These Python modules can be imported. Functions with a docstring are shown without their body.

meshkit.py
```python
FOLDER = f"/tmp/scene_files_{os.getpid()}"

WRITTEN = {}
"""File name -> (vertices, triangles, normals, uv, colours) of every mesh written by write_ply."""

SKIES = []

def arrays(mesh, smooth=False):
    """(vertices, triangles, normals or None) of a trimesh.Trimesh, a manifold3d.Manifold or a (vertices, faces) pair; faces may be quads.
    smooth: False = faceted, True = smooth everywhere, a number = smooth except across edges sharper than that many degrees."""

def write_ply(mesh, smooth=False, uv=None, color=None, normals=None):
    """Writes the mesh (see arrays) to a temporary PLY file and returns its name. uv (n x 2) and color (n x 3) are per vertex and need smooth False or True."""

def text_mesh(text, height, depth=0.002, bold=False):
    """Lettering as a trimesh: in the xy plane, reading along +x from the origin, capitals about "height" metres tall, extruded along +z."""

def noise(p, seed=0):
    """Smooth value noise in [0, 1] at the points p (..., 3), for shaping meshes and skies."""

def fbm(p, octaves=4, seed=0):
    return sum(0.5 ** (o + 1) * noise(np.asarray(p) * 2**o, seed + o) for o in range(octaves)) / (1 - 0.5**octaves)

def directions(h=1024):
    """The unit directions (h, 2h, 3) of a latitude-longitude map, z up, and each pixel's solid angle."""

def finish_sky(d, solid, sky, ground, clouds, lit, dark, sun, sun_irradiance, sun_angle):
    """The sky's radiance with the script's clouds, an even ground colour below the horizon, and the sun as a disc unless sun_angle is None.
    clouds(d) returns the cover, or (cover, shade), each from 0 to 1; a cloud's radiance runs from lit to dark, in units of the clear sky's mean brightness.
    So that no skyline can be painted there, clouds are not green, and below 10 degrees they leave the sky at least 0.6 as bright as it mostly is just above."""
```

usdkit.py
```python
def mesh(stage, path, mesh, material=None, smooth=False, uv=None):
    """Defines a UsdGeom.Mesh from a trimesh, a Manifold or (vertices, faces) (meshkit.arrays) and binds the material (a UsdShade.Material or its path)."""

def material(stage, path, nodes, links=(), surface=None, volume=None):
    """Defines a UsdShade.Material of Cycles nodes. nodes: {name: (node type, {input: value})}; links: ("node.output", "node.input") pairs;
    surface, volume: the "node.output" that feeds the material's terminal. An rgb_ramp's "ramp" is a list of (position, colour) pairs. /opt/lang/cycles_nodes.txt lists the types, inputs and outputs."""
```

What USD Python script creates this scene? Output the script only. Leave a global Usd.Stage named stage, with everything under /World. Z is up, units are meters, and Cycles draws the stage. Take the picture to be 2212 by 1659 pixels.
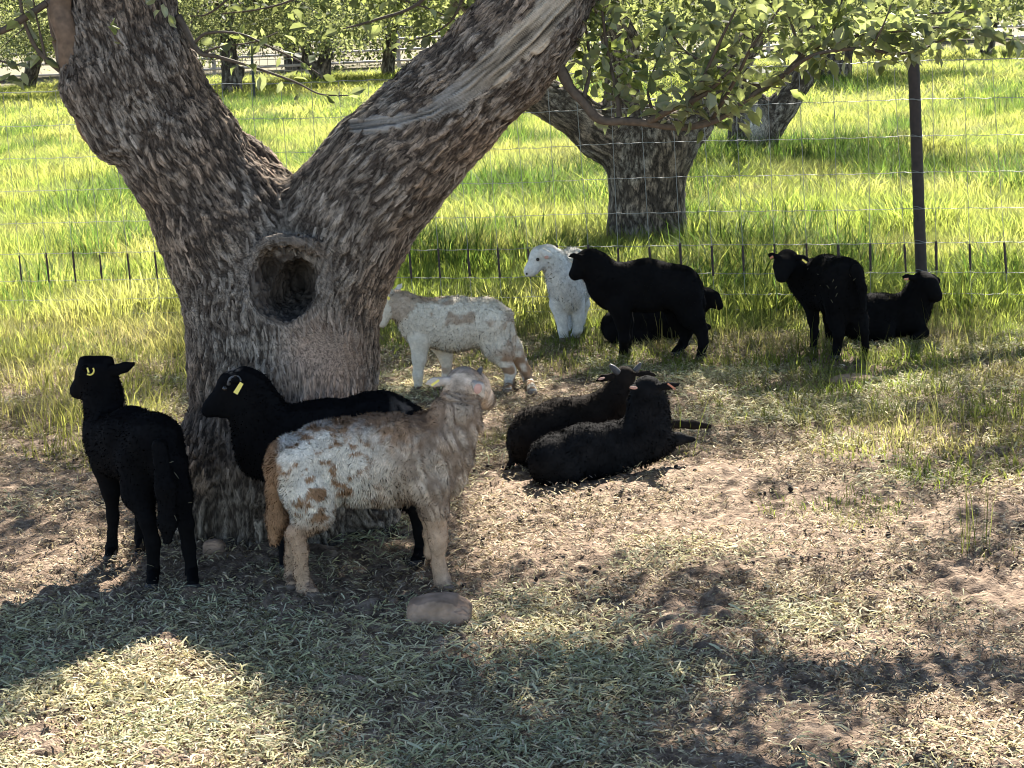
import math, random
import numpy as np
import trimesh
import usdkit, meshkit
from pxr import Usd, UsdGeom, UsdLux, UsdShade, Gf, Sdf, Vt

stage = Usd.Stage.CreateInMemory()
UsdGeom.SetStageUpAxis(stage, "Z")
UsdGeom.SetStageMetersPerUnit(stage, 1.0)
UsdGeom.Xform.Define(stage, "/World")
UsdGeom.Scope.Define(stage, "/World/Looks")

# ------------------------------------------------------------------ camera, sky, sun
EYE = 1.5                    # eye height
FOC = 4731.0                 # focal length, in units of a picture 2212 wide
PITCH = math.atan((829.5 - 20) / FOC)
ROLL = 0.040
F_ = np.array([0, math.cos(PITCH), -math.sin(PITCH)])
U0 = np.array([0, math.sin(PITCH), math.cos(PITCH)])
R0 = np.array([1.0, 0, 0])
R_ = R0 * math.cos(ROLL) - U0 * math.sin(ROLL)
U_ = U0 * math.cos(ROLL) + R0 * math.sin(ROLL)
cam = UsdGeom.Camera.Define(stage, "/World/camera")
cam.CreateHorizontalApertureAttr(36.0)
cam.CreateFocalLengthAttr(36.0 * FOC / 2212)
cam.CreateClippingRangeAttr(Gf.Vec2f(0.1, 2000))
cam.AddTransformOp().Set(Gf.Matrix4d(*R_, 0, *U_, 0, *(-F_), 0, 0, 0, EYE, 1))
cam.CreateExposureAttr(2.3)

SUN_AZ, SUN_EL = math.radians(11), math.radians(40)
SUN = np.array([math.sin(SUN_AZ) * math.cos(SUN_EL), math.cos(SUN_AZ) * math.cos(SUN_EL), math.sin(SUN_EL)])
dome = UsdLux.DomeLight.Define(stage, "/World/sky")
skym = usdkit.material(stage, "/World/Looks/sky", {
    "s": ("sky_texture", {"sky_type": "single_scattering", "sun_disc": False, "sun_elevation": SUN_EL, "sun_rotation": SUN_AZ, "altitude": 1500.0}),
    "b": ("background_shader", {"strength": 0.052})}, [("s.color", "b.color")], surface="b.background")
UsdShade.MaterialBindingAPI.Apply(dome.GetPrim()).Bind(skym)
sun = UsdLux.DistantLight.Define(stage, "/World/sun")
sun.CreateIntensityAttr(1.25)
sun.CreateAngleAttr(0.53)
sun.CreateNormalizeAttr(True)
sun.CreateColorAttr(Gf.Vec3f(1.0, 0.94, 0.84))
sx = np.cross([0, 0, 1], SUN); sx /= np.linalg.norm(sx)
sy = np.cross(SUN, sx)
sun.AddTransformOp().Set(Gf.Matrix4d(*sx, 0, *sy, 0, *SUN, 0, 0, 0, 10, 1))

rng = np.random.default_rng(7)

# ------------------------------------------------------------------ helpers
def ray(u, v):
    xc, yc = (np.asarray(u, float) - 1106) / FOC, -(np.asarray(v, float) - 829.5) / FOC
    return F_ + np.multiply.outer(xc, R_) + np.multiply.outer(yc, U_)

def at(u, v, d):
    """The point seen at (u, v) of the 2212-wide picture in the plane y = d."""
    r = ray(u, v)
    return np.array([0, 0, EYE]) + r * (np.asarray(d, float) / r[..., 1])[..., None]

def project(p):
    q = np.asarray(p, float) - [0, 0, EYE]
    z = q @ F_
    return 1106 + FOC * (q @ R_) / z, 829.5 - FOC * (q @ U_) / z, z

BUMPS = []
def flat_z(x, y):
    x, y = np.asarray(x, float), np.asarray(y, float)
    p = np.stack([x, y, np.zeros_like(x)], -1)
    near = np.clip((14 - y) / 3, 0, 1)
    z = 0.035 * (meshkit.fbm(p * 1.3, 3, 5) - 0.5) * near
    z = z + 0.10 * (meshkit.fbm(p * 0.22, 2, 9) - 0.5) * np.clip((y - 11) / 6, 0, 1)
    for bx, by, br, bh in BUMPS:
        z = z + bh * np.exp(-((x - bx) ** 2 + ((y - by) / 1.0) ** 2) / br ** 2)
    return z

def ground_at(u, v):
    d = EYE * FOC / max(v - 20 + ROLL * (u - 1106), 1)
    for _ in range(6):
        p = at(u, v, d)
        r = ray(u, v)
        p = np.array([0, 0, EYE]) + r * ((EYE - float(flat_z(p[0], p[1]))) / -r[2])
        d = p[1]
    return p

g0 = ground_at(1340, 1050)
BUMPS += [(g0[0] + .02, g0[1] - .10, 0.14, 0.035), (g0[0] + .3, g0[1] + .02, 0.2, 0.03)]
_p = ground_at(140, 1130); BUMPS.append((_p[0], _p[1], 0.3, 0.03))

NAMES = {}
def numbered(parent, name):
    k = (parent, name)
    n = NAMES.get(k, 0); NAMES[k] = n + 1
    return f"{parent}/{name}" if n == 0 else f"{parent}/{name}_{n:03d}"

def tag(prim, label=None, cat=None, group=None, kind=None):
    for k, v in (("label", label), ("category", cat), ("group", group), ("kind", kind)):
        if v:
            prim.SetCustomDataByKey(k, v)
    return prim

def thing(name, label, cat, group=None, loc=None):
    x = UsdGeom.Xform.Define(stage, numbered("/World", name))
    if loc is not None:
        x.AddTranslateOp().Set(Gf.Vec3d(*map(float, loc)))
        x.GetPrim().SetCustomDataByKey  # base of the thing
    tag(x.GetPrim(), label, cat, group)
    return x

def put(parent, name, mesh, mat, smooth=False, col=None, normals=None, label=None, kind=None, bco=None):
    par = parent if isinstance(parent, str) else str(parent.GetPath())
    path = numbered(par, name)
    if col is not None or normals is not None:
        v, f = mesh if isinstance(mesh, tuple) else (np.array(mesh.vertices), np.array(mesh.faces))
        if normals is None and smooth:
            _, _, normals = meshkit.arrays((v, f), True)
        m = UsdGeom.Mesh.Define(stage, path)
        m.CreatePointsAttr(Vt.Vec3fArray.FromNumpy(np.asarray(v, np.float32)))
        m.CreateFaceVertexCountsAttr(Vt.IntArray.FromNumpy(np.full(len(f), f.shape[1], np.int32)))
        m.CreateFaceVertexIndicesAttr(Vt.IntArray.FromNumpy(np.asarray(f, np.int32).ravel()))
        m.CreateSubdivisionSchemeAttr("none")
        if normals is not None:
            m.CreateNormalsAttr(Vt.Vec3fArray.FromNumpy(np.asarray(normals, np.float32)))
            m.SetNormalsInterpolation("vertex")
        if bco is not None:
            UsdGeom.PrimvarsAPI(m).CreatePrimvar("bco", Sdf.ValueTypeNames.Color3fArray, "vertex").Set(Vt.Vec3fArray.FromNumpy(np.asarray(bco, np.float32)))
        if col is not None:
            UsdGeom.PrimvarsAPI(m).CreatePrimvar("col", Sdf.ValueTypeNames.Color3fArray, "vertex").Set(Vt.Vec3fArray.FromNumpy(np.asarray(col, np.float32)))
        UsdShade.MaterialBindingAPI.Apply(m.GetPrim()).Bind(mat)
    else:
        m = usdkit.mesh(stage, path, mesh, mat, smooth=smooth)
    tag(m.GetPrim(), label=label, kind=kind)
    return m

def instancer(path, protos, mat, pos, quat, scale, idx, kind="stuff"):
    """protos: list of (v, f, col or None). One PointInstancer."""
    pi = UsdGeom.PointInstancer.Define(stage, path)
    targets = []
    for i, pr in enumerate(protos):
        m = put(path, "clump", (pr[0], pr[1]), mat, col=pr[2], normals=pr[3] if len(pr) > 3 else None)
        targets.append(m.GetPath())
    pi.CreatePrototypesRel().SetTargets(targets)
    n = len(pos)
    pi.CreateProtoIndicesAttr(Vt.IntArray.FromNumpy(np.asarray(idx, np.int32)))
    pi.CreatePositionsAttr(Vt.Vec3fArray.FromNumpy(np.asarray(pos, np.float32)))
    pi.CreateScalesAttr(Vt.Vec3fArray.FromNumpy(np.asarray(np.broadcast_to(np.asarray(scale).reshape(n, -1), (n, 3)), np.float32)))
    q = np.asarray(quat, float)
    pi.CreateOrientationsAttr(Vt.QuathArray([Gf.Quath(float(a), float(b), float(c), float(d)) for a, b, c, d in q]))
    tag(pi.GetPrim(), kind=kind)
    return pi

def zquat(n, r, tilt=0.0):
    a = r.uniform(0, 2 * math.pi, n)
    q = np.stack([np.cos(a / 2), np.zeros(n), np.zeros(n), np.sin(a / 2)], 1)
    if tilt:
        t, b = r.normal(0, tilt, n), r.uniform(0, 2 * math.pi, n)
        w, x, y = np.cos(t / 2), np.sin(t / 2) * np.cos(b), np.sin(t / 2) * np.sin(b)
        c, s = q[:, 0], q[:, 3]
        q = np.stack([w * c, x * c + y * s, y * c - x * s, w * s], 1)
    return q

def unit(v):
    v = np.asarray(v, float)
    return v / np.maximum(np.linalg.norm(v, axis=-1, keepdims=True), 1e-9)

def tube(path, radii, n=8, caps=True):
    p = np.asarray(path, float); r = np.broadcast_to(np.asarray(radii, float), (len(p),))
    t = unit(np.gradient(p, axis=0))
    ref = np.array([0.31, 0.95, 0.07]) if abs(t[0] @ np.array([0.31, 0.95, 0.07])) < .9 else np.array([1.0, 0, 0])
    a = unit(np.cross(t, ref)); b = np.cross(t, a)
    ang = np.arange(n) * 2 * math.pi / n
    v = (p[:, None] + r[:, None, None] * (np.cos(ang)[None, :, None] * a[:, None] + np.sin(ang)[None, :, None] * b[:, None])).reshape(-1, 3)
    i = np.arange(len(p) - 1)[:, None] * n; j = np.arange(n)[None]; k = (j + 1) % n
    q = np.stack([i + j, i + k, i + n + k, i + n + j], -1).reshape(-1, 4)
    f = np.vstack([q[:, [0, 1, 2]], q[:, [0, 2, 3]]])
    if caps:
        m = len(v); v = np.vstack([v, p[:1], p[-1:]])
        jj = np.arange(n); kk = (jj + 1) % n; o = (len(p) - 1) * n
        f = np.vstack([f, np.stack([kk, jj, np.full(n, m)], 1), np.stack([o + jj, o + kk, np.full(n, m + 1)], 1)])
    return v, f

def merge(parts):
    vs, fs, n = [], [], 0
    for v, f in parts:
        vs.append(v); fs.append(np.asarray(f) + n); n += len(v)
    return np.vstack(vs), np.vstack(fs)

def spline(pts, n):
    """Catmull-Rom through rows (any columns)."""
    p = np.asarray(pts, float)
    if len(p) < 3:
        t = np.linspace(0, 1, n)[:, None]
        return p[0] * (1 - t) + p[-1] * t
    q = np.vstack([2 * p[0] - p[1], p, 2 * p[-1] - p[-2]])
    s = np.linspace(0, len(p) - 1 - 1e-9, n); i = s.astype(int); t = (s - i)[:, None]
    a, b, c, d = q[i], q[i + 1], q[i + 2], q[i + 3]
    return 0.5 * (2 * b + (c - a) * t + (2 * a - 5 * b + 4 * c - d) * t ** 2 + (3 * b - a - 3 * c + d) * t ** 3)

# ------------------------------------------------------------------ smooth implicit bodies
EDGES = [(a, b) for a in range(8) for b in range(8) if a < b and bin(a ^ b).count("1") == 1]
CORN = np.array([[(c >> 0) & 1, (c >> 1) & 1, (c >> 2) & 1] for c in range(8)])

def surface_nets(D, org, h):
    S = D < 0
    n = np.array(D.shape)
    cnt = np.zeros(n - 1, np.int8)
    for c in CORN:
        cnt += S[c[0]:n[0] - 1 + c[0], c[1]:n[1] - 1 + c[1], c[2]:n[2] - 1 + c[2]]
    cells = np.argwhere((cnt > 0) & (cnt < 8))
    idx = np.full(n - 1, -1, np.int64); idx[tuple(cells.T)] = np.arange(len(cells))
    vals = np.stack([D[tuple((cells + c).T)] for c in CORN], 1)
    acc, w = np.zeros((len(cells), 3)), np.zeros(len(cells))
    for a, b in EDGES:
        va, vb = vals[:, a], vals[:, b]
        m = (va < 0) != (vb < 0)
        t = np.where(m, va / np.where(m, va - vb, 1), 0)
        acc += np.where(m[:, None], CORN[a] + t[:, None] * (CORN[b] - CORN[a]), 0); w += m
    V = org + h * (cells + acc / w[:, None])
    quads = []
    for ax in range(3):
        o1, o2 = [(1, 2), (2, 0), (0, 1)][ax]
        sl = [slice(None)] * 3; sl2 = list(sl)
        sl[ax], sl2[ax] = slice(0, -1), slice(1, None)
        A, B = S[tuple(sl)], S[tuple(sl2)]
        e = np.argwhere(A != B)
        e = e[(e[:, o1] > 0) & (e[:, o2] > 0) & (e[:, o1] < n[o1] - 1) & (e[:, o2] < n[o2] - 1)]
        flip = A[tuple(e.T)]
        d1, d2 = np.eye(3, dtype=int)[o1], np.eye(3, dtype=int)[o2]
        q = np.stack([idx[tuple((e - d1 - d2).T)], idx[tuple((e - d2).T)], idx[tuple(e.T)], idx[tuple((e - d1).T)]], 1)
        q[~flip] = q[~flip][:, ::-1]
        quads.append(q)
    Q = np.vstack(quads)
    Q = Q[(Q >= 0).all(1)]
    return V, np.vstack([Q[:, [0, 1, 2]], Q[:, [0, 2, 3]]])

def bone_dist(P, A, B, ra, rb, n=None, s=1.0):
    ba = B - A; pa = P - A
    L2 = max(float(ba @ ba), 1e-10)
    t = np.clip((pa @ ba) / L2, 0, 1)
    q = pa - t[..., None] * ba
    if n is not None:
        q = q + np.multiply.outer(q @ n, n) * (s - 1)
    return np.sqrt((q * q).sum(-1)) - (ra + t * (rb - ra))

def implicit(bones, h, cuts=()):
    """bones: (A, B, ra, rb, k, n, s). cuts: (function of points, k). Returns vertices, faces."""
    lo = np.min([np.minimum(b[0] - b[2], b[1] - b[3]) for b in bones], 0) - 3 * h
    hi = np.max([np.maximum(b[0] + b[2], b[1] + b[3]) for b in bones], 0) + 3 * h
    n = np.ceil((hi - lo) / h).astype(int) + 1
    ax = [lo[i] + h * np.arange(n[i]) for i in range(3)]
    D = np.full(n, 1.0, np.float32)
    for A, B, ra, rb, k, nn, s in bones:
        m = k + 3 * h
        a = np.maximum(((np.minimum(A - ra, B - rb) - m - lo) / h).astype(int), 0)
        b = np.minimum(((np.maximum(A + ra, B + rb) + m - lo) / h).astype(int) + 2, n)
        P = np.stack(np.meshgrid(*[ax[i][a[i]:b[i]] for i in range(3)], indexing="ij"), -1)
        d = bone_dist(P, A, B, ra, rb, nn, s)
        sl = tuple(slice(a[i], b[i]) for i in range(3))
        o = D[sl]
        hh = np.maximum(k - np.abs(o - d), 0) / k
        D[sl] = np.minimum(o, d) - hh * hh * k * 0.25
    for fn, k, lo_c, hi_c in cuts:
        a = np.maximum(((lo_c - lo) / h).astype(int), 0); b = np.minimum(((hi_c - lo) / h).astype(int) + 2, n)
        P = np.stack(np.meshgrid(*[ax[i][a[i]:b[i]] for i in range(3)], indexing="ij"), -1)
        d = -fn(P)
        sl = tuple(slice(a[i], b[i]) for i in range(3))
        o = D[sl]
        hh = np.maximum(k - np.abs(o - d), 0) / k
        D[sl] = np.maximum(o, d) + hh * hh * k * 0.25
    return surface_nets(D, lo, h)

def split_tris(v, f):
    """One midpoint subdivision."""
    t = trimesh.Trimesh(v, f, process=False)
    nv, nf = trimesh.remesh.subdivide(t.vertices, t.faces)
    return np.array(nv), np.array(nf)

def vnormals(v, f):
    return meshkit.arrays((v, f), True)[2]

# ------------------------------------------------------------------ materials
def L(name): return f"/World/Looks/{name}"

def plain(name, color, rough=0.7, spec=0.3, metallic=0.0, vary=0.0, scale=20.0):
    nodes = {"p": ("principled_bsdf", {"base_color": color, "roughness": rough, "specular_ior_level": spec, "metallic": metallic})}
    links = []
    if vary:
        nodes |= {"g": ("geometry", {}), "n": ("noise_texture", {"scale": scale, "detail": 5.0}),
                  "r": ("rgb_ramp", {"ramp": [(0.3, tuple(c * (1 - vary) for c in color)), (0.7, tuple(min(c * (1 + vary), 1) for c in color))]})}
        links += [("g.position", "n.vector"), ("n.fac", "r.fac"), ("r.color", "p.base_color")]
    return usdkit.material(stage, L(name), nodes, links, surface="p.BSDF")

def attr_mat(name, rough=0.9, spec=0.15, sheen=0.0, bump=None, vary=0.25, scale=60.0):
    nodes = {"a": ("attribute", {"attribute": "col"}), "p": ("principled_bsdf", {"roughness": rough, "specular_ior_level": spec}),
             "g": ("geometry", {}), "n": ("noise_texture", {"scale": scale, "detail": 4.0, "roughness": 0.65}),
             "r": ("rgb_ramp", {"ramp": [(0.3, (1 - vary,) * 3), (0.7, (1 + vary,) * 3)]}),
             "m": ("mix", {"mix_type": "multiply", "fac": 1.0})}
    if sheen:
        nodes["p"][1].update({"sheen_weight": sheen, "sheen_roughness": 0.4})
    links = [("g.position", "n.vector"), ("n.fac", "r.fac"), ("a.color", "m.color1"), ("r.color", "m.color2"), ("m.color", "p.base_color")]
    if bump:
        nodes["b"] = ("bump", {"strength": bump[0], "distance": bump[1]})
        links += [("n.fac", "b.height"), ("b.normal", "p.normal")]
    return usdkit.material(stage, L(name), nodes, links, surface="p.BSDF")

def leafy(name, top, under, trans, tfac, patch=None, rough=0.5):
    """Leaf or blade: the front, a paler back, and light coming through. patch: (scale, colour) of a second colour by place."""
    nodes = {"g": ("geometry", {}), "n": ("noise_texture", {"scale": patch[0] if patch else 9.0, "detail": 3.0}),
             "r": ("rgb_ramp", {"ramp": [(0.38, top), (0.62, patch[1] if patch else tuple(c * 1.5 for c in top))]}),
             "a": ("attribute", {"attribute": "col"}), "am": ("mix", {"mix_type": "multiply", "fac": 1.0}),
             "bf": ("mix", {"mix_type": "mix", "color2": under}),
             "p": ("principled_bsdf", {"roughness": rough, "specular_ior_level": 0.2 if rough < .6 else 0.08}),
             "rt": ("rgb_ramp", {"ramp": [(0.38, trans), (0.62, patch[2] if patch else trans)]}),
             "tm": ("mix", {"mix_type": "multiply", "fac": 1.0}),
             "t": ("translucent_bsdf", {}), "mx": ("mix_closure", {"fac": tfac})}
    links = [("g.position", "n.vector"), ("n.fac", "r.fac"), ("r.color", "bf.color1"), ("g.backfacing", "bf.fac"), ("bf.color", "am.color1"), ("a.color", "am.color2"),
             ("am.color", "p.base_color"), ("n.fac", "rt.fac"), ("rt.color", "tm.color1"), ("a.color", "tm.color2"), ("tm.color", "t.color"), ("p.BSDF", "mx.closure1"), ("t.BSDF", "mx.closure2")]
    return usdkit.material(stage, L(name), nodes, links, surface="mx.closure")

M_wood = attr_mat("weathered_wood", rough=0.85, spec=0.15, bump=(0.5, 0.003), vary=0.22, scale=120.0)
M_flake = attr_mat("bark_flake", rough=0.92, spec=0.12, vary=0.45, scale=95.0)
M_bark = usdkit.material(stage, L("bark"), {
    "a": ("attribute", {"attribute": "col"}), "c": ("attribute", {"attribute": "bco"}), "p": ("principled_bsdf", {"roughness": 0.93, "specular_ior_level": 0.1}),
    "n": ("noise_texture", {"scale": 190.0, "detail": 5.0, "roughness": 0.6}), "n2": ("noise_texture", {"scale": 95.0, "detail": 4.0, "distortion": 0.5}),
    "r": ("rgb_ramp", {"ramp": [(0.34, (0.40,) * 3), (0.46, (0.95,) * 3), (0.66, (1.45, 1.42, 1.36))]}),
    "r2": ("rgb_ramp", {"ramp": [(0.44, (1.1,) * 3), (0.485, (0.3,) * 3), (0.515, (0.3,) * 3), (0.56, (1.15,) * 3)]}),
    "m": ("mix", {"mix_type": "multiply", "fac": 1.0}), "m2": ("mix", {"mix_type": "multiply", "fac": 0.65}), "b": ("bump", {"strength": 0.8, "distance": 0.006})},
    [("c.vector", "n.vector"), ("c.vector", "n2.vector"), ("n.fac", "r.fac"), ("n2.fac", "r2.fac"), ("a.color", "m.color1"), ("r.color", "m.color2"), ("m.color", "m2.color1"), ("r2.color", "m2.color2"),
     ("m2.color", "p.base_color"), ("n.fac", "b.height"), ("b.normal", "p.normal")], surface="p.BSDF")
M_smoothbark = plain("smooth_bark", (0.125, 0.082, 0.052), 0.7, 0.25, vary=0.35, scale=45)
M_twig = plain("twig_bark", (0.075, 0.055, 0.038), 0.8, 0.25, vary=0.3, scale=60)
M_wool = attr_mat("wool", rough=0.95, spec=0.03, vary=0.2, scale=90.0)
M_skin = attr_mat("lamb_skin", rough=0.95, spec=0.04, vary=0.2, scale=70.0)
M_hoof = plain("hoof_horn", (0.03, 0.026, 0.023), 0.6, 0.3, vary=0.3, scale=90)
M_hoof_pale = plain("pale_hoof_horn", (0.14, 0.10, 0.075), 0.6, 0.3, vary=0.3, scale=90)
M_horn = plain("horn", (0.055, 0.052, 0.052), 0.55, 0.35, vary=0.3, scale=120)
M_eye = plain("eye", (0.012, 0.009, 0.007), 0.12, 0.6)
M_tagy = plain("yellow_plastic_tag", (0.75, 0.6, 0.12), 0.4, 0.4)
M_tago = plain("orange_plastic_tag", (0.42, 0.15, 0.08), 0.4, 0.4)
M_pink = plain("pink_ear_skin", (0.46, 0.26, 0.20), 0.7, 0.25, vary=0.2, scale=80)
M_wire = plain("galvanised_wire", (0.20, 0.20, 0.19), 0.55, 0.5, metallic=0.35)
M_rust = plain("rusty_wire", (0.045, 0.03, 0.028), 0.8, 0.25, vary=0.4, scale=120)
M_post = plain("rusty_steel_post", (0.022, 0.014, 0.012), 0.6, 0.35, vary=0.4, scale=40)
M_rail = plain("grey_pipe_rail", (0.30, 0.27, 0.25), 0.5, 0.4, vary=0.25, scale=6)
M_tpost = plain("dark_green_steel", (0.03, 0.035, 0.03), 0.6, 0.3)
M_rock = plain("rock", (0.25, 0.168, 0.118), 0.9, 0.15, vary=0.35, scale=28)
M_dung = plain("dung", (0.035, 0.024, 0.018), 0.8, 0.2, vary=0.4, scale=150)
M_leaf = leafy("apple_leaf", (0.085, 0.12, 0.050), (0.27, 0.30, 0.22), (0.33, 0.39, 0.085), 0.42, patch=(7.0, (0.15, 0.18, 0.11), (0.42, 0.47, 0.17)), rough=0.55)
M_leaf_far = leafy("orchard_leaf", (0.085, 0.105, 0.052), (0.16, 0.18, 0.11), (0.29, 0.33, 0.09), 0.45, patch=(0.5, (0.125, 0.145, 0.085), (0.34, 0.36, 0.15)), rough=.7)
M_grass = leafy("meadow_grass", (0.11, 0.162, 0.034), (0.125, 0.165, 0.036), (0.42, 0.52, 0.082), 0.5, patch=(0.7, (0.22, 0.225, 0.07), (0.60, 0.60, 0.15)), rough=0.75)
M_short = leafy("paddock_grass", (0.095, 0.13, 0.03), (0.11, 0.14, 0.035), (0.27, 0.34, 0.05), 0.45, patch=(1.2, (0.24, 0.22, 0.09), (0.38, 0.34, 0.12)), rough=0.75)
M_rank = leafy("rank_grass", (0.045, 0.085, 0.02), (0.05, 0.09, 0.022), (0.13, 0.24, 0.035), 0.42, patch=(2.0, (0.07, 0.11, 0.03), (0.20, 0.30, 0.05)), rough=.75)
M_dry = leafy("dry_grass", (0.19, 0.20, 0.05), (0.21, 0.20, 0.06), (0.42, 0.43, 0.09), 0.45, patch=(1.6, (0.28, 0.25, 0.10), (0.46, 0.41, 0.14)), rough=0.75)
M_straw = leafy("hay", (0.66, 0.59, 0.36), (0.62, 0.56, 0.36), (0.55, 0.50, 0.28), 0.25, patch=(2.2, (0.50, 0.51, 0.32), (0.50, 0.50, 0.28)), rough=0.6)

M_chaff = leafy("chaff", (0.15, 0.105, 0.07), (0.24, 0.18, 0.11), (0.3, 0.24, 0.14), 0.15, patch=(30.0, (0.74, 0.63, 0.42), (0.5, 0.42, 0.26)), rough=0.7)

# ground: trodden red-brown earth in the paddock, green under the meadow, pale dry soil far off
FA, FB = at(100, 640, 11.4), at(1990, 640, 10.25)
FDIR = unit((FB - FA) * [1, 1, 0]); FN = np.array([-FDIR[1], FDIR[0], 0])
nodes = {"g": ("geometry", {}), "sep": ("separate_xyz", {}),
         "n1": ("noise_texture", {"scale": 1.1, "detail": 4.0}), "n2": ("noise_texture", {"scale": 26.0, "detail": 6.0, "roughness": 0.7}), "n3": ("noise_texture", {"scale": 140.0, "detail": 3.0}),
         "dot": ("vector_math", {"math_type": "dot_product", "vector2": tuple(FN)}),
         "off": ("math", {"math_type": "multiply_add", "value2": 1.6, "value3": -float(FA @ FN) - 0.15}),
         "add": ("math", {"math_type": "add"}),
         "mr": ("map_range", {"from_min": -0.5, "from_max": 0.5, "to_min": 0.0, "to_max": 1.0, "clamp": True}),
         "earth": ("rgb_ramp", {"ramp": [(0.30, (0.050, 0.034, 0.025)), (0.46, (0.14, 0.098, 0.069)), (0.59, (0.27, 0.197, 0.14)), (0.73, (0.41, 0.32, 0.235))]}),
         "green": ("rgb_ramp", {"ramp": [(0.3, (0.05, 0.06, 0.012)), (0.7, (0.10, 0.11, 0.025))]}),
         "mix": ("mix", {"mix_type": "mix"}),
         "far": ("map_range", {"from_min": 53.0, "from_max": 56.0, "to_min": 0.0, "to_max": 1.0, "clamp": True}),
         "mix2": ("mix", {"mix_type": "mix", "color2": (0.17, 0.15, 0.10)}),
         "b": ("bump", {"strength": 0.8, "distance": 0.012}), "p": ("principled_bsdf", {"roughness": 0.95, "specular_ior_level": 0.1})}
links = [("g.position", f"{k}.vector") for k in ("n1", "n2", "n3", "sep")] + [("g.position", "dot.vector1"), ("n1.fac", "off.value1"), ("off.value", "add.value1"), ("dot.value", "add.value2"), ("add.value", "mr.value"),
         ("n2.fac", "earth.fac"), ("n2.fac", "green.fac"), ("earth.color", "mix.color1"), ("green.color", "mix.color2"), ("mr.result", "mix.fac"),
         ("sep.y", "far.value"), ("far.result", "mix2.fac"), ("mix.color", "mix2.color1"), ("mix2.color", "p.base_color"), ("n3.fac", "b.height"), ("b.normal", "p.normal")]
M_ground = usdkit.material(stage, L("ground"), nodes, links, surface="p.BSDF")
M_hill = plain("hill", (0.055, 0.065, 0.035), 0.95, 0.05, vary=0.5, scale=0.25)

# ------------------------------------------------------------------ ground
def fence_side(x, y):
    return (np.asarray(x) - FA[0]) * FN[0] + (np.asarray(y) - FA[1]) * FN[1]

gx = np.unique(np.round(np.concatenate([-np.geomspace(2.3, 400, 40), np.arange(-2.2, 2.2, 0.0145), np.geomspace(2.3, 400, 40)]), 4))
gy = np.unique(np.round(np.concatenate([-np.geomspace(1, 100, 12) + 2, np.arange(2.2, 3.9, 0.1), np.arange(3.9, 8.6, 0.0145), np.arange(8.6, 12, 0.03), np.arange(12, 30, 0.4), np.geomspace(30, 900, 40)]), 4))
X, Y = np.meshgrid(gx, gy, indexing="ij")
Z = flat_z(X, Y)
pp = np.stack([X, Y, 0 * X], -1)
nearm = np.clip((12.5 - Y) / 1.5, 0, 1) * np.clip((2.5 - np.abs(X)) / .3, 0, 1)
rough_ = .40 + .7 * np.clip((meshkit.fbm(pp * 1.8, 2, 44) - .35) * 3, 0, 1)
Z = Z + nearm * rough_ * (0.040 * (meshkit.fbm(pp * 8, 3, 3) - 0.5) + 0.028 * (meshkit.noise(pp * 24, 4) - 0.5) + 0.022 * (meshkit.noise(pp * 48, 8) - 0.5))
nx_, ny_ = X.shape
ii = np.arange(nx_ - 1)[:, None] * ny_ + np.arange(ny_ - 1)[None]
quads = np.stack([ii, ii + ny_, ii + ny_ + 1, ii + 1], -1).reshape(-1, 4)
gm = put("/World", "ground", (np.stack([X, Y, Z], -1).reshape(-1, 3), quads), M_ground, smooth=True, col=np.ones((X.size, 3)))
tag(gm.GetPrim(), "trodden earth paddock running on into a green orchard meadow", "ground", kind="structure")

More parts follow.
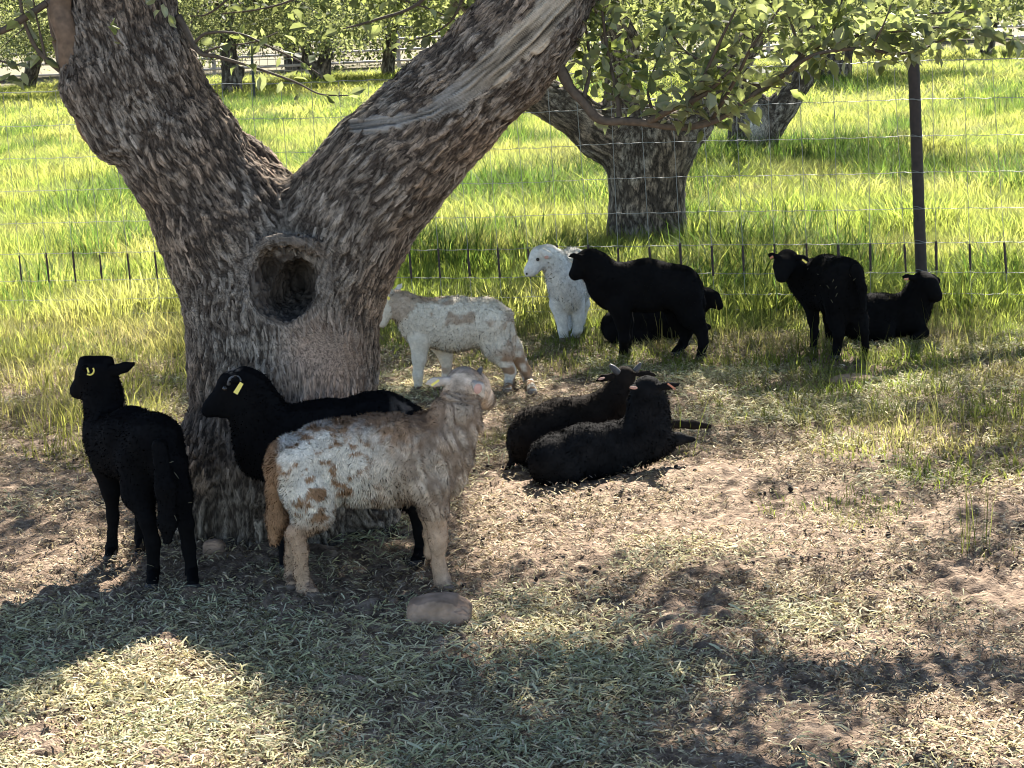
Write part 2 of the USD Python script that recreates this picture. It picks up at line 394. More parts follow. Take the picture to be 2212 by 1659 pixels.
hx = np.linspace(-500, 500, 120); hy = np.linspace(130, 420, 30)
HX, HY = np.meshgrid(hx, hy, indexing="ij")
HZ = -1 + 60 * np.clip((HY - 130) / 200, 0, 1) ** 1.2 * (0.6 + 0.6 * meshkit.fbm(np.stack([HX / 90, HY / 90, 0 * HX], -1), 3, 2)) + 2 * meshkit.fbm(np.stack([HX / 6, HY / 6, 0 * HX], -1), 2, 2)
ii = np.arange(119)[:, None] * 30 + np.arange(29)[None]
hm = put("/World", "hill", (np.stack([HX, HY, HZ], -1).reshape(-1, 3), np.stack([ii, ii + 30, ii + 31, ii + 1], -1).reshape(-1, 4)), M_hill, smooth=True, col=np.ones((HX.size, 3)))
tag(hm.GetPrim(), "low scrubby hillside far behind the orchard", "hill", kind="structure")

# ------------------------------------------------------------------ trees
def px_bones(chains, d0, k, scale_r=1.0):
    """chains of (u, v, depth offset, radius in picture units) -> bones with world points."""
    out = []
    for ch in chains:
        pts = [(at(u, v, d0 + dz), r * (d0 + dz) / FOC * scale_r) for u, v, dz, r in ch]
        for (a, ra), (b, rb) in zip(pts[:-1], pts[1:]):
            out.append((a, b, ra, rb, k, None, 1.0))
    return out

BCO = []
def bark_up(v, f, bones, amp, fine, seed=0, smooth_mask=None):
    """Displaces along the normals by furrows that follow the limbs. Returns vertices, colours, along-directions."""
    n = vnormals(v, f)
    d = np.stack([bone_dist(v, b[0], b[1], b[2], b[3]) for b in bones], 1)
    w = np.exp(-np.maximum(d - d.min(1, keepdims=True), 0) / 0.02); w /= w.sum(1, keepdims=True)
    h = np.zeros(len(v)); tdir = np.zeros_like(v); bco = np.zeros_like(v)
    t = None
    for i, b in enumerate(bones):
        t2 = unit(b[1] - b[0])
        if t is not None and np.allclose(bones[i - 1][1], b[0]):
            e1 = unit(e1 - t2 * (e1 @ t2)); run += np.linalg.norm(bones[i - 1][1] - bones[i - 1][0])
        else:
            e1 = unit(np.cross(t2, [0.3, 0.9, 0.1])); run = 0.37 * i
        t = t2; e2 = np.cross(t, e1)
        m = w[:, i] > 0.02
        if not m.any():
            continue
        q = v[m]
        wob = 0.03 * (meshkit.noise(q * 9, 31 + seed)[:, None] - 0.5)
        q = q - b[0]
        loc = np.stack([q @ e1 + wob[:, 0], q @ e2 - wob[:, 0], (q @ t + run) * 0.19], 1)
        bco[m] += w[m, i][:, None] * loc
        a = meshkit.fbm(loc * fine, 2, 11 + seed)
        rid = 1 - np.abs(2 * a - 1) * 2.2                       # fissures where a is near one half
        b2 = meshkit.noise(loc * fine * 2.7, 17 + seed)
        b3 = meshkit.noise((loc * [1, 1, 2.2]) * fine * 1.6, 23 + seed)
        rid2 = np.clip(1 - np.abs(2 * b2 - 1) * 3.0, 0, 1)
        hh = -np.clip(rid, 0, 1) ** 1.2 * 0.85 - 0.45 * rid2 + 0.5 * (b3 - .35)
        h[m] += w[m, i] * hh; tdir[m] += w[m, i][:, None] * t
    if smooth_mask is not None:
        h = h * (1 - 0.93 * smooth_mask)
    big = meshkit.fbm(v * 7, 2, 5 + seed) - 0.5
    v2 = v + n * (amp * h + amp * 1.3 * big)[:, None]
    s = np.clip((h + 0.70) / 1.0, 0, 1)[:, None]
    warm = np.clip((meshkit.fbm(v * 5 * [1, 1, .6], 3, 41 + seed) - 0.46) * 6, 0, 1)[:, None]
    dark = np.array([0.048, 0.037, 0.029]); grey = np.array([0.315, 0.268, 0.220]); brown = np.array([0.325, 0.230, 0.158])
    col = dark * (1 - s) + s * (grey * (1 - 0.75 * warm) + brown * 0.75 * warm)
    col = col * (0.88 + 0.3 * meshkit.noise(v * 40, 3)[:, None])
    BCO.append(bco)
    return v2, col, unit(tdir), n

LEAF_V = np.array([[0, 0, 0], [.28, .30, .05], [.30, 0, -.03], [.28, -.30, .05], [.66, .27, .04], [.70, 0, -.07], [.66, -.27, .04], [1.0, 0, -.16]])
LEAF_F = np.array([[0, 2, 1], [0, 3, 2], [1, 2, 5], [1, 5, 4], [2, 3, 6], [2, 6, 5], [4, 5, 7], [5, 6, 7]])
LEAF2_V = np.array([[0, 0, 0], [.5, .3, .04], [.5, -.3, .04], [1, 0, -.08]]); LEAF2_F = np.array([[0, 2, 1], [1, 2, 3]])

def frames(dirs, r):
    x = unit(dirs); up = unit(np.array([0, 0, 1.0]) + 0.6 * r.normal(size=x.shape))
    y = unit(np.cross(up, x)); z = np.cross(x, y)
    return np.stack([x, y, z], -1)          # columns

def leaf_cloud(pos, dirs, size, r, detailed=True):
    lv, lf = (LEAF_V, LEAF_F) if detailed else (LEAF2_V, LEAF2_F)
    R = frames(dirs, r); n = len(pos)
    k_ = np.stack([np.ones(n), r.uniform(.65, 1.15, n), r.uniform(-.6, 3.2, n)], 1)
    v = np.einsum("nij,nkj->nki", R, lv[None] * k_[:, None]) * np.broadcast_to(size, (n,))[:, None, None] + pos[:, None]
    f = (lf[None] + (np.arange(n) * len(lv))[:, None, None]).reshape(-1, 3)
    c = np.repeat(r.uniform(0.5, 1.3, n), len(lv))[:, None] * np.ones(3)
    return v.reshape(-1, 3), f, c

def leaf_clump(r, n, rad, size, detailed):
    p = unit(r.normal(size=(n, 3))) * (r.uniform(0.05, 1, n) ** 0.5 * rad)[:, None] * [1, 1, 0.75]
    d = unit(p + r.normal(0, .6 * rad, (n, 3)) + [0, 0, -0.25 * rad])
    v, f, c = leaf_cloud(p, d, r.uniform(.7, 1.2, n) * size, r, detailed)
    # a few twiglets carry the leaves
    tw = [tube(np.array([[0, 0, 0], q * 0.55, q]), [.004, .003, .0015], 3, False) for q in p[: max(4, n // 8)]]
    return v, f, c

r_ = np.random.default_rng(3)
CLUMP_NEAR = [leaf_clump(r_, 34, 0.17, 0.062, False) for _ in range(5)]
CLUMP_FAR = [leaf_clump(r_, 56, 0.34, 0.058, False) for _ in range(5)]

def crown(parent, pos, near, r, scale=(0.75, 1.25)):
    n = len(pos)
    path = numbered(str(parent.GetPath()), "crown")
    return instancer(path, CLUMP_NEAR if near else CLUMP_FAR, M_leaf if near else M_leaf_far, pos, zquat(n, r, 0.5), r.uniform(*scale, n)[:, None], r.integers(0, 5, n))

# --- the old forked apple tree
DT = 6.47
main = thing("apple_tree", "huge old forked apple tree with a knothole, furrowed bark filling the left foreground", "tree")
CH = [
    [(608, 1260, 0, 235), (608, 1150, 0, 215), (611, 1000, 0, 202), (612, 800, 0, 200), (600, 660, 0, 196)],
    [(585, 660, 0, 175), (500, 505, 0, 148), (394, 330, 0, 124), (302, 150, 0, 112), (258, 0, .03, 110), (205, -160, .1, 98), (120, -380, .25, 80)],
    [(665, 660, 0, 160), (728, 525, -.01, 137), (765, 445, -.02, 131), (835, 365, -.04, 130), (900, 300, -.05, 120), (975, 225, -.07, 114), (1080, 125, -.1, 112), (1150, 45, -.1, 102), (1205, -70, -.08, 95), (1290, -260, 0, 75), (1400, -460, .1, 60)],
    [(610, 500, .12, 75), (595, 435, .2, 60), (530, 362, .26, 56), (430, 275, .36, 52), (340, 120, .5, 48), (270, -80, .6, 42)],
]
ROOTS = [[(470, 980, -.12, 100), (425, 1130, -.2, 66), (405, 1215, -.24, 45)], [(755, 980, -.08, 100), (800, 1110, -.15, 58), (822, 1200, -.2, 30)],
         [(590, 1020, -.2, 95), (560, 1190, -.27, 62)], [(660, 1020, -.2, 90), (690, 1180, -.27, 55)], [(560, 1000, .2, 100), (520, 1160, .35, 70)], [(700, 1000, .2, 100), (760, 1150, .3, 60)],
         [(165, 60, -.08, 30), (190, 190, -.09, 52), (245, 290, -.08, 60)]]
tb = px_bones(CH, DT, 0.07) + px_bones(ROOTS, DT, 0.06)
# lip of the knothole: a ring that stands proud of the bark
front = DT - 0.285
ring = []
for a in np.linspace(0, 2 * math.pi, 21)[:-1]:
    wv = 1 + .07 * math.sin(2 * a + .5) + .05 * math.sin(3 * a + 2) + .03 * math.sin(5 * a)
    uu, vv = 618 + wv * (86 * math.cos(a) - 14 * math.sin(a)), 606 + wv * (92 * math.sin(a) - 12 * math.cos(a))
    ring.append((at(uu, vv, front + 0.03 + 0.07 * (abs(math.cos(a)) ** 2) * (1.0 if math.cos(a) > 0 else .8)), max(.004, 0.011 + 0.006 * math.cos(a + .6) + .006 * math.sin(3 * a + 1) + .004 * math.sin(5 * a))))
for (a, ra), (b, rb) in zip(ring, ring[1:] + ring[:1]):
    tb.append((a, b, ra, rb, 0.03, None, 1.0))

def ell(cu, cv, cd, ru, rv, rd, rot=0.0):
    c = at(cu, cv, cd); s = cd / FOC
    def fn(P):
        q = P - c
        x = (q[..., 0] * math.cos(rot) + q[..., 2] * math.sin(rot)) / (ru * s); z = (-q[..., 0] * math.sin(rot) + q[..., 2] * math.cos(rot)) / (rv * s); y = q[..., 1] / rd
        return (np.sqrt(x * x + y * y + z * z) - 1) * min(ru * s, rv * s, rd)
    m = max(ru, rv) * s + .03
    return fn, c - [m, rd + .03, m], c + [m, rd + .03, m]

c1, lo1, hi1 = ell(606, 612, front - .01, 70, 78, 0.10, -.2)
c2, lo2, hi2 = ell(634, 624, front + .08, 46, 64, 0.24, -.45)
c3, lo3, hi3 = ell(586, 598, front + .03, 30, 54, 0.13, .25)
c4, lo4, hi4 = ell(650, 590, front + .04, 26, 34, 0.15, .5)
v, f = implicit(tb, 0.0082, [(c1, 0.02, lo1, hi1), (c2, 0.008, lo2, hi2), (c3, .008, lo3, hi3), (c4, .008, lo4, hi4)])
keep = (v[f].mean(1)[:, 2] > -0.12)
f = f[keep]
v, f = split_tris(v, f)
pu, pv, _ = project(v)
STRIP = np.array([[770, 268], [850, 262], [930, 240], [1010, 190], [1080, 132], [1150, 66], [1205, 10]], float)
def poly_dist(u, w, path):
    best = np.full(len(u), 1e9)
    for a, b in zip(path[:-1], path[1:]):
        ba = b - a; t = np.clip(((u - a[0]) * ba[0] + (w - a[1]) * ba[1]) / (ba @ ba), 0, 1)
        best = np.minimum(best, np.hypot(u - a[0] - t * ba[0], w - a[1] - t * ba[1]))
    return best
nrm0 = vnormals(v, f)
strip_w = np.clip((17 + np.clip((pu - 860) / 9, 0, 24) + 26 * (meshkit.noise(v * 16, 3) - .5) + 22 * (meshkit.noise(v * 45, 4) - .5) - poly_dist(pu, pv, STRIP)) / 8, 0, 1) * (nrm0[:, 1] < -0.1)
lip = np.exp(-((np.hypot((pu - 618) / 92, (pv - 606) / 96) - 1.0) / 0.13) ** 2) * (nrm0[:, 1] < .3) * (v[:, 1] < DT)
smooth_patch = np.clip(1.3 - np.hypot((pu - 690) / 95, (pv - 790) / 100), 0, 1) * (v[:, 1] < DT) * 0.75
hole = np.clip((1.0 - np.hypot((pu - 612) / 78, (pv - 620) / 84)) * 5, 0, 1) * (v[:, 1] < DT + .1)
bark_bones = px_bones(CH, DT, 0.07) + px_bones(ROOTS[:6], DT, .06)
v2, col, tdir, nrm = bark_up(v, f, bark_bones, 0.0125, 68.0, 0, np.clip(strip_w + 0.2 * lip + smooth_patch, 0, 1))
def poly_arc(u, w, path):
    best, arc, side, run = np.full(len(u), 1e9), np.zeros(len(u)), np.zeros(len(u)), 0.0
    for a, b in zip(path[:-1], path[1:]):
        ba = b - a; Lb = np.hypot(*ba); t = np.clip(((u - a[0]) * ba[0] + (w - a[1]) * ba[1]) / Lb ** 2, 0, 1)
        d = np.hypot(u - a[0] - t * ba[0], w - a[1] - t * ba[1]); m = d < best
        best[m] = d[m]; arc[m] = run + t[m] * Lb; side[m] = (((u - a[0]) * ba[1] - (w - a[1]) * ba[0]) / Lb)[m]; run += Lb
    return arc, side
s_arc, s_side = poly_arc(pu, pv, STRIP)
grain = (0.6 * meshkit.noise(np.stack([s_arc * .012, s_side * .22, 0 * pu], 1), 7) + .4 * meshkit.noise(np.stack([s_arc * .03, s_side * .6, 0 * pu], 1), 9))[:, None]
v2 = v2 + nrm * ((-0.016 + .020 * grain[:, 0]) * strip_w)[:, None]
rightward = np.clip((pu - 980) / 120, 0, 1)[:, None]
wood = (np.array([0.165, 0.15, 0.132]) * (1 - rightward) + rightward * np.array([.27, .225, .17])) * np.clip(2.6 * grain - .35, .12, 1.5)
col = col * (1 - strip_w[:, None]) + wood * strip_w[:, None]
th_ = np.arctan2(pv - 606, pu - 618); rr_ = np.hypot((pu - 618) / 92, (pv - 606) / 96)
rings = .6 * meshkit.noise(np.stack([np.cos(th_) * 1.6, np.sin(th_) * 1.6, rr_ * 26], 1), 5) + .4 * meshkit.noise(v * 60, 5)
v2 = v2 + nrm * (lip * .010 * (rings - .6))[:, None]
col = col * (1 - .7 * lip[:, None]) + np.array([.20, .168, .14]) * (.05 + 1.6 * rings[:, None]) * .7 * lip[:, None]
sp = smooth_patch[:, None]
col = col * (1 - sp) + sp * np.array([.30, .205, .15]) * (.7 + .6 * meshkit.fbm(v * [22, 22, 12], 3, 9)[:, None])
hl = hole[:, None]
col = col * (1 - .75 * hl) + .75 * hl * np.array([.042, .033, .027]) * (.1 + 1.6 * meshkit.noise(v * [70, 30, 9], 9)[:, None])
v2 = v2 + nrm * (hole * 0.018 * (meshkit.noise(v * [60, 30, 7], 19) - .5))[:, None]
vn2 = vnormals(v2, f)
fs_, fl_ = strip_w[f].mean(1) > .5, (hole[f].mean(1) > .4)
def submesh(mask_f):
    used = np.unique(f[mask_f]); lut = np.full(len(v2), -1); lut[used] = np.arange(len(used))
    return used, lut[f[mask_f]]
for nm_, mk, mt in (("trunk", ~fs_ & ~fl_, M_bark), ("bare_wood", fs_, M_wood), ("knothole", fl_ & ~fs_, M_wood)):
    us, ff_ = submesh(mk)
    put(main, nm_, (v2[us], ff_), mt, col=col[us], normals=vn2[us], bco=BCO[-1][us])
# loose bark flakes: strips whose ends stand off the trunk
def flakes(v, n, tdir, col, count, seed, mask, size=(0.02, 0.05)):
    r = np.random.default_rng(seed)
    ok = np.nonzero(mask)[0]; i = r.choice(ok, count)
    t = unit(tdir[i] + 0.18 * r.normal(size=(count, 3))) * np.where(r.uniform(size=count) < .5, -1, 1)[:, None]
    nn = n[i]; t = unit(t - nn * (t * nn).sum(1, keepdims=True)); s = np.cross(nn, t)
    Ln = r.uniform(*size, count)[:, None]; W = r.uniform(.0015, .0048, count)[:, None]; lift = r.uniform(.001, .009, count)[:, None] * (r.uniform(size=(count, 1)) ** 1.5 * 1.6 + .2)
    b = v[i]
    pts = []
    for a, wf, lf in ((-.5, .8, -.35), (0.1, 1, .35), (.5, .55, 1.0)):
        c = b + t * Ln * a + nn * lift * lf
        pts += [c + s * W * wf, c - s * W * wf]
    V = np.stack(pts, 1)
    F = np.array([[0, 1, 3], [0, 3, 2], [2, 3, 5], [2, 5, 4]])
    return V.reshape(-1, 3), (F[None] + (np.arange(count) * 6)[:, None, None]).reshape(-1, 3), np.repeat(col[i] * r.uniform(.75, 1.3, (count, 1)), 6, 0)
mask = (strip_w < .2) & (lip < .3) & (hole < .2) & (smooth_patch < .35) & (v[:, 2] > .15) & (v[:, 2] < 2.2)
fv, ff, fc = flakes(v2, nrm, tdir, col, 12000, 5, mask, (.015, .05))
put(main, "bark_flakes", (fv, ff), M_flake, col=fc, kind="stuff")

def branch(parent, path, d, name="branch", mat=None, n=8, steps=None, label=None):
    """path: (u, v, depth offset, radius in picture units)"""
    p = spline(path, steps or len(path) * 5)
    pts = at(p[:, 0], p[:, 1], d + p[:, 2])
    rad = np.maximum(p[:, 3], 0.8) * d / FOC
    pts = pts + 0.25 * rad[:, None] * (np.stack([meshkit.noise(pts * 11, s) for s in (1, 2, 3)], 1) - .5) * 4
    m = put(parent, name, tube(pts, rad * (1 + .25 * (meshkit.noise(pts * 30, 5) - .5)), n), mat or M_twig, smooth=True)
    return m, pts, rad

# upright side limb at the upper left and a second thin one beside it
branch(main, [(228, 312, .02, 28), (193, 252, -.04, 31), (167, 190, -.075, 30), (149, 120, -.10, 27), (138, 40, -.11, 25), (128, -60, -.1, 24), (95, -250, -.1, 20)], DT, "limb", M_smoothbark, 12)
branch(main, [(146, 190, -.10, 12), (122, 90, -.06, 11), (106, 0, -.03, 10), (90, -120, 0, 9)], DT, "limb", M_smoothbark, 8)

LEAVES = []      # (position, direction, size) of each leaf near the camera, with the branch it grows on
def leaf_out(pts, r, per, size=0.06, spread=0.035, skip=0.15):
    """Leaves along a twig."""
    seg = np.linalg.norm(np.diff(pts, axis=0), axis=1); s = np.concatenate([[0], np.cumsum(seg)])
    n = max(2, int(per * s[-1]))
    out = []
    for q in np.linspace(skip * s[-1], s[-1], n):
        p = np.array([np.interp(q, s, pts[:, i]) for i in range(3)])
        j = min(np.searchsorted(s, q), len(pts) - 1); t = unit(pts[j] - pts[j - 1])
        for _ in range(r.integers(1, 4)):
            dr = unit(0.5 * t + r.normal(size=3) * [1, 1, .7] + [0, 0, -.1])
            out.append((p + dr * r.uniform(0, spread), dr, size * r.uniform(.6, 1.25)))
    return out

# the leafy bough hanging across the upper right
bough, bp, br = branch(main, [(1195, 105, -.02, 14), (1222, 165, -.05, 12.5), (1258, 215, -.08, 11), (1310, 258, -.1, 10), (1400, 266, -.12, 8), (1490, 276, -.12, 7), (1560, 255, -.1, 6.5), (1612, 214, -.08, 6), (1690, 160, -.05, 6), (1750, 105, 0, 5), (1830, 70, .05, 4), (1930, 40, .1, 3)], DT - .1, steps=70)
B2 = [
    [(1400, 262, -.12, 9), (1450, 236, -.16, 7), (1520, 205, -.2, 5), (1580, 150, -.25, 3)],
    [(1500, 272, -.12, 5), (1540, 256, -.1, 4), (1600, 238, -.05, 2)],
    [(1340, 262, -.1, 7), (1330, 190, -.05, 5), (1312, 110, 0, 4), (1300, 20, 0, 3)],
    [(1470, 268, -.12, 6), (1510, 190, -.2, 4.5), (1545, 110, -.25, 3.5), (1590, 20, -.3, 2.5)],
    [(1540, 258, -.1, 5), (1590, 170, -.2, 4), (1625, 100, -.26, 3), (1690, 10, -.3, 2)],
    [(1650, 190, -.07, 5), (1560, 150, 0, 4), (1480, 110, .1, 3), (1430, 40, .1, 2)],
    [(1690, 160, -.05, 5), (1760, 118, -.1, 4.5), (1850, 105, -.1, 4), (1930, 115, -.1, 3.5), (1985, 108, -.1, 2.5), (2040, 84, -.1, 1.6)],
    [(1760, 100, 0, 5), (1840, 80, -.05, 4), (1950, 66, -.1, 3), (2060, 60, -.1, 2), (2190, 78, -.1, 1.4)],
    [(1730, 122, 0, 4), (1712, 60, -.05, 3), (1680, -20, -.1, 2)],
    [(1800, 80, 0, 4), (1810, 30, 0, 3), (1830, -40, 0, 2)],
    [(1920, 44, .1, 3), (2000, 30, .1, 2.4), (2110, 26, .1, 1.6)],
    [(1880, 106, -.1, 3), (1905, 60, -.15, 2), (1925, 10, -.15, 1.5)],
    [(1262, 215, -.08, 6), (1275, 150, -.02, 4), (1268, 80, .02, 3), (1250, -10, .02, 2)],
    [(1420, 266, -.12, 5), (1400, 200, -.05, 3), (1420, 130, 0, 2), (1440, 60, .02, 1.5)],
]
rl = np.random.default_rng(21)
for b in B2:
    _, p, _r = branch(main, b, DT - .1, "twig", n=6)
    LEAVES += leaf_out(p, rl, 92, size=0.052, spread=.055)
LEAVES += leaf_out(bp[34:], rl, 56, size=0.056, spread=.06)
LEAVES += leaf_out(bp[12:34], rl, 8, size=0.05)
# thin twigs right of the left limb and at the far left
B3 = [
    [(385, 40, -.02, 9), (400, 62, -.05, 8), (432, 112, -.1, 6), (470, 122, -.12, 4), (560, 148, -.15, 3), (640, 178, -.15, 2.4), (690, 203, -.15, 1.8), (752, 206, -.15, 1.2)],
    [(418, 96, -.08, 4), (450, 72, -.1, 3), (520, 74, -.15, 2.5), (575, 98, -.2, 2.2), (640, 128, -.2, 1.8), (690, 160, -.2, 1.2)],
    [(440, 114, -.1, 3), (480, 100, -.15, 2.2), (545, 92, -.15, 1.6), (600, 70, -.15, 1.2)],
    [(40, -30, -.1, 5), (52, 40, -.1, 4.5), (72, 95, -.1, 5), (100, 130, -.1, 6), (150, 170, -.1, 8)],
    [(102, 6, -.1, 8), (50, 38, -.1, 8), (0, 68, -.1, 7), (-60, 80, -.1, 6)],
    [(-40, 120, -.2, 3), (0, 132, -.2, 2.5), (40, 140, -.22, 1.6)],
    [(-40, 190, -.2, 3), (-10, 180, -.2, 2.5), (8, 176, -.22, 1.4)],
    [(266, 98, -.33, 2), (250, 82, -.36, 1.8), (236, 62, -.37, 1.2)],
    [(345, -30, -.26, 2), (352, 0, -.28, 1.6), (358, 14, -.3, 1)],
    [(100, 140, -.1, 4), (84, 60, -.1, 2.6), (70, -10, -.1, 2)],
    [(960, -60, .3, 5), (900, 10, .3, 4), (815, 42, .3, 3), (740, 62, .3, 1.5)],
    [(700, -60, .4, 4), (640, -5, .4, 3), (560, 20, .4, 2), (480, 30, .4, 1.4)],
    [(1010, -50, .5, 5), (985, 30, .5, 3), (940, 70, .5, 2), (880, 90, .5, 1.2)],
    [(560, -80, .4, 4), (500, -10, .4, 3), (450, 30, .4, 2), (410, 35, .4, 1.4)],
    [(800, -60, .6, 4), (850, -10, .6, 3), (930, 20, .6, 2), (1000, 50, .6, 1.3)],
]
SKIP = [.35, .35, .3, .3, .2, .2, .1, .1, .1, .3, .1, .1, .2, .1, .1]
PER = [13, 22, 26, 12, 12, 55, 60, 40, 60, 22, 18, 18, 26, 20, 20]
for b, sk, pe in zip(B3, SKIP, PER):
    _, p, _r = branch(main, b, DT, "twig", n=6)
    LEAVES += leaf_out(p, rl, pe, size=0.045, skip=sk)
pos = np.array([l[0] for l in LEAVES]); dr = np.array([l[1] for l in LEAVES]); sz = np.array([l[2] for l in LEAVES])
lu, lv_, _ = project(pos)
inview = (lu > -10) & (lu < 2222) & (lv_ > -10)
order = np.argsort(-(sz + 10 * inview)); own = order[:280]; rest = order[280:]
LV, LF, LC = leaf_cloud(pos, dr, sz, rl)
LV = LV.reshape(-1, 8, 3); LC = LC.reshape(-1, 8, 3)
for i in own:
    put(main, "leaf", (LV[i], LEAF_F), M_leaf, col=LC[i])
put(main, "foliage", (LV[rest].reshape(-1, 3), (LEAF_F[None] + (np.arange(len(rest)) * 8)[:, None, None]).reshape(-1, 3)), M_leaf, col=LC[rest].reshape(-1, 3), kind="stuff")

# the orchard trees behind
def orchard_tree(label, d, chains, crown_c=None, crown_r=2.6, zlow=1.2, zhigh=3.6, nclump=420, res=0.02, amp=.012, fine=30, bare=None, seed=0, near=False, group=None, cat="tree", scale=(.8, 1.3), name="orchard_tree"):
    t = thing(name, label, cat, group)
    bones = px_bones(chains, d, 0.06 if d < 30 else .05)
    v, f = implicit(bones, res)
    if d < 25:
        v, f = split_tris(v, f)
    v2, col, _, _ = bark_up(v, f, bones, amp, fine, seed)
    if bare is not None:
        u, w, _ = project(v)
        m = (np.clip(1.25 - np.hypot((u - bare[0]) / bare[2], (w - bare[1]) / bare[3]), 0, 1) * (v[:, 1] < d + .05))[:, None]
        col = col * (1 - m) + m * np.array([.42, .38, .32]) * (.5 + meshkit.noise(v * [50, 50, 6], 3)[:, None])
    put(t, "trunk", (v2, f), M_bark, smooth=True, col=col, bco=BCO[-1])
    if nclump:
        r = np.random.default_rng(100 + seed)
        top = np.mean([at(*c[-1][:2], d + c[-1][2]) for c in chains], 0)
        c = np.array([top[0], d]) if crown_c is None else np.asarray(crown_c)
        # boughs reach out and carry the clumps
        P = []
        nb = max(8, int(crown_r * 6))
        for i in range(nb):
            a = 2 * math.pi * (i + r.uniform(0, .7)) / nb; R = crown_r * r.uniform(.55, 1.1); z1 = r.uniform(zlow + .3, zhigh)
            st = np.array([c[0] + .15 * math.cos(a), c[1] + .15 * math.sin(a), min(1.75, zhigh)])
            en = np.array([c[0] + R * math.cos(a), c[1] + R * math.sin(a), z1 - .25])
            md = (st + en) / 2 + [0, 0, .35]
            pth = spline([st, md, en], 8)
            put(t, "branch", tube(pth, np.linspace(.045, .008, 8), 5), M_twig, smooth=True)
            m = nclump // nb
            q = spline([st, md, en], 60)[r.integers(18, 60, m)] + r.normal(0, .26, (m, 3)) * [1, 1, .85]
            droop = r.uniform(size=m) < .6
            q[droop, 2] -= r.uniform(0, 1.1, droop.sum())
            q[:, 2] = np.maximum(q[:, 2], zlow - .2 + r.uniform(0, .5, m))
            P.append(q)
        crown(t, np.vstack(P), near, r, scale)
    return t

orchard_tree("stout apple tree just behind the wire fence, its left limb slanting", 13.8,
    [[(1398, 545, 0, 92), (1397, 480, 0, 82), (1397, 400, 0, 79), (1402, 320, 0, 92)], [(1375, 330, 0, 70), (1300, 290, 0, 55), (1225, 235, 0, 46), (1150, 195, .1, 42), (1080, 130, .2, 36), (1000, 0, .3, 30)],
     [(1370, 300, 0, 52), (1345, 200, 0, 38), (1342, 90, 0, 37), (1300, 0, 0, 34), (1280, -120, 0, 28)], [(1440, 320, 0, 66), (1490, 270, .1, 46), (1560, 190, .3, 34), (1640, 60, .6, 28), (1680, -60, .8, 22)]],
    crown_r=2.9, zlow=1.45, zhigh=3.4, nclump=380, res=0.018, amp=.013, fine=36, seed=1)
orchard_tree("split old tree stump with pale torn wood and one curved dark limb", 21.4,
    [[(1622, 345, 0, 56), (1622, 290, 0, 48), (1622, 240, 0, 46)], [(1650, 290, 0, 36), (1695, 225, 0, 30), (1732, 170, 0, 25), (1740, 110, 0, 20), (1748, 0, 0, 18), (1760, -60, 0, 14)], [(1610, 260, 0, 30), (1600, 200, 0, 20), (1590, 130, .2, 12)]],
    crown_r=2.4, zlow=1.1, zhigh=3.2, nclump=300, bare=(1632, 265, 26, 40), seed=2)
bgs = [
    ("thick grey trunk in the far right meadow under low branches", 39, [[(1806, 180, 0, 38), (1806, 140, 0, 33), (1815, 90, 0, 32), (1840, 10, 0, 26)], [(1790, 130, 0, 18), (1768, 100, 0, 12), (1740, 60, 0, 9)]], 500),
    ("tree with a broken dark trunk just left of the thin steel post", 44, [[(502, 205, 0, 24), (500, 170, 0, 20), (494, 120, 0, 19), (490, 40, 0, 16)], [(510, 180, 0, 14), (522, 150, 0, 8)]], 460),
    ("far tree with a trunk forking low before the pipe rail fence", 49, [[(692, 190, 0, 24), (696, 160, 0, 19), (704, 120, 0, 14), (712, 20, 0, 11)], [(690, 165, 0, 15), (665, 130, 0, 13), (655, 60, 0, 11)]], 460),
    ("far tree with a short straight trunk left of the big sloping limb", 52, [[(838, 180, 0, 17), (838, 150, 0, 14), (842, 105, 0, 15), (850, 20, 0, 11)]], 420),
    ("dark forked trunk in shade at the far left edge", 48, [[(196, 182, 0, 20), (190, 150, 0, 15), (170, 120, 0, 12), (150, 50, 0, 10)], [(200, 160, 0, 13), (235, 150, 0, 10), (262, 110, 0, 9)]], 420),
    ("leaning trunk at the left picture edge below hanging leaves", 54, [[(60, 184, 0, 18), (70, 150, 0, 15), (95, 90, 0, 12)]], 420),
    ("slim far tree seen under the bough between the two stout trunks", 46, [[(1585, 170, 0, 16), (1580, 130, 0, 13), (1570, 60, 0, 12)]], 420),
    ("far tree at the right edge, trunk hidden by its own hanging leaves", 50, [[(2130, 128, 0, 18), (2135, 90, 0, 15), (2150, 10, 0, 12)]], 460),
]
for i, (lab, d, ch, nc) in enumerate(bgs):
    orchard_tree(lab, d, ch, crown_r=3.4, zlow=(1.3 if 2 <= i <= 3 else 1.05), zhigh=3.4, nclump=int(nc * 1.5), res=.03, amp=.02, fine=14, seed=10 + i, scale=(.9, 1.5), name="orchard_tree")
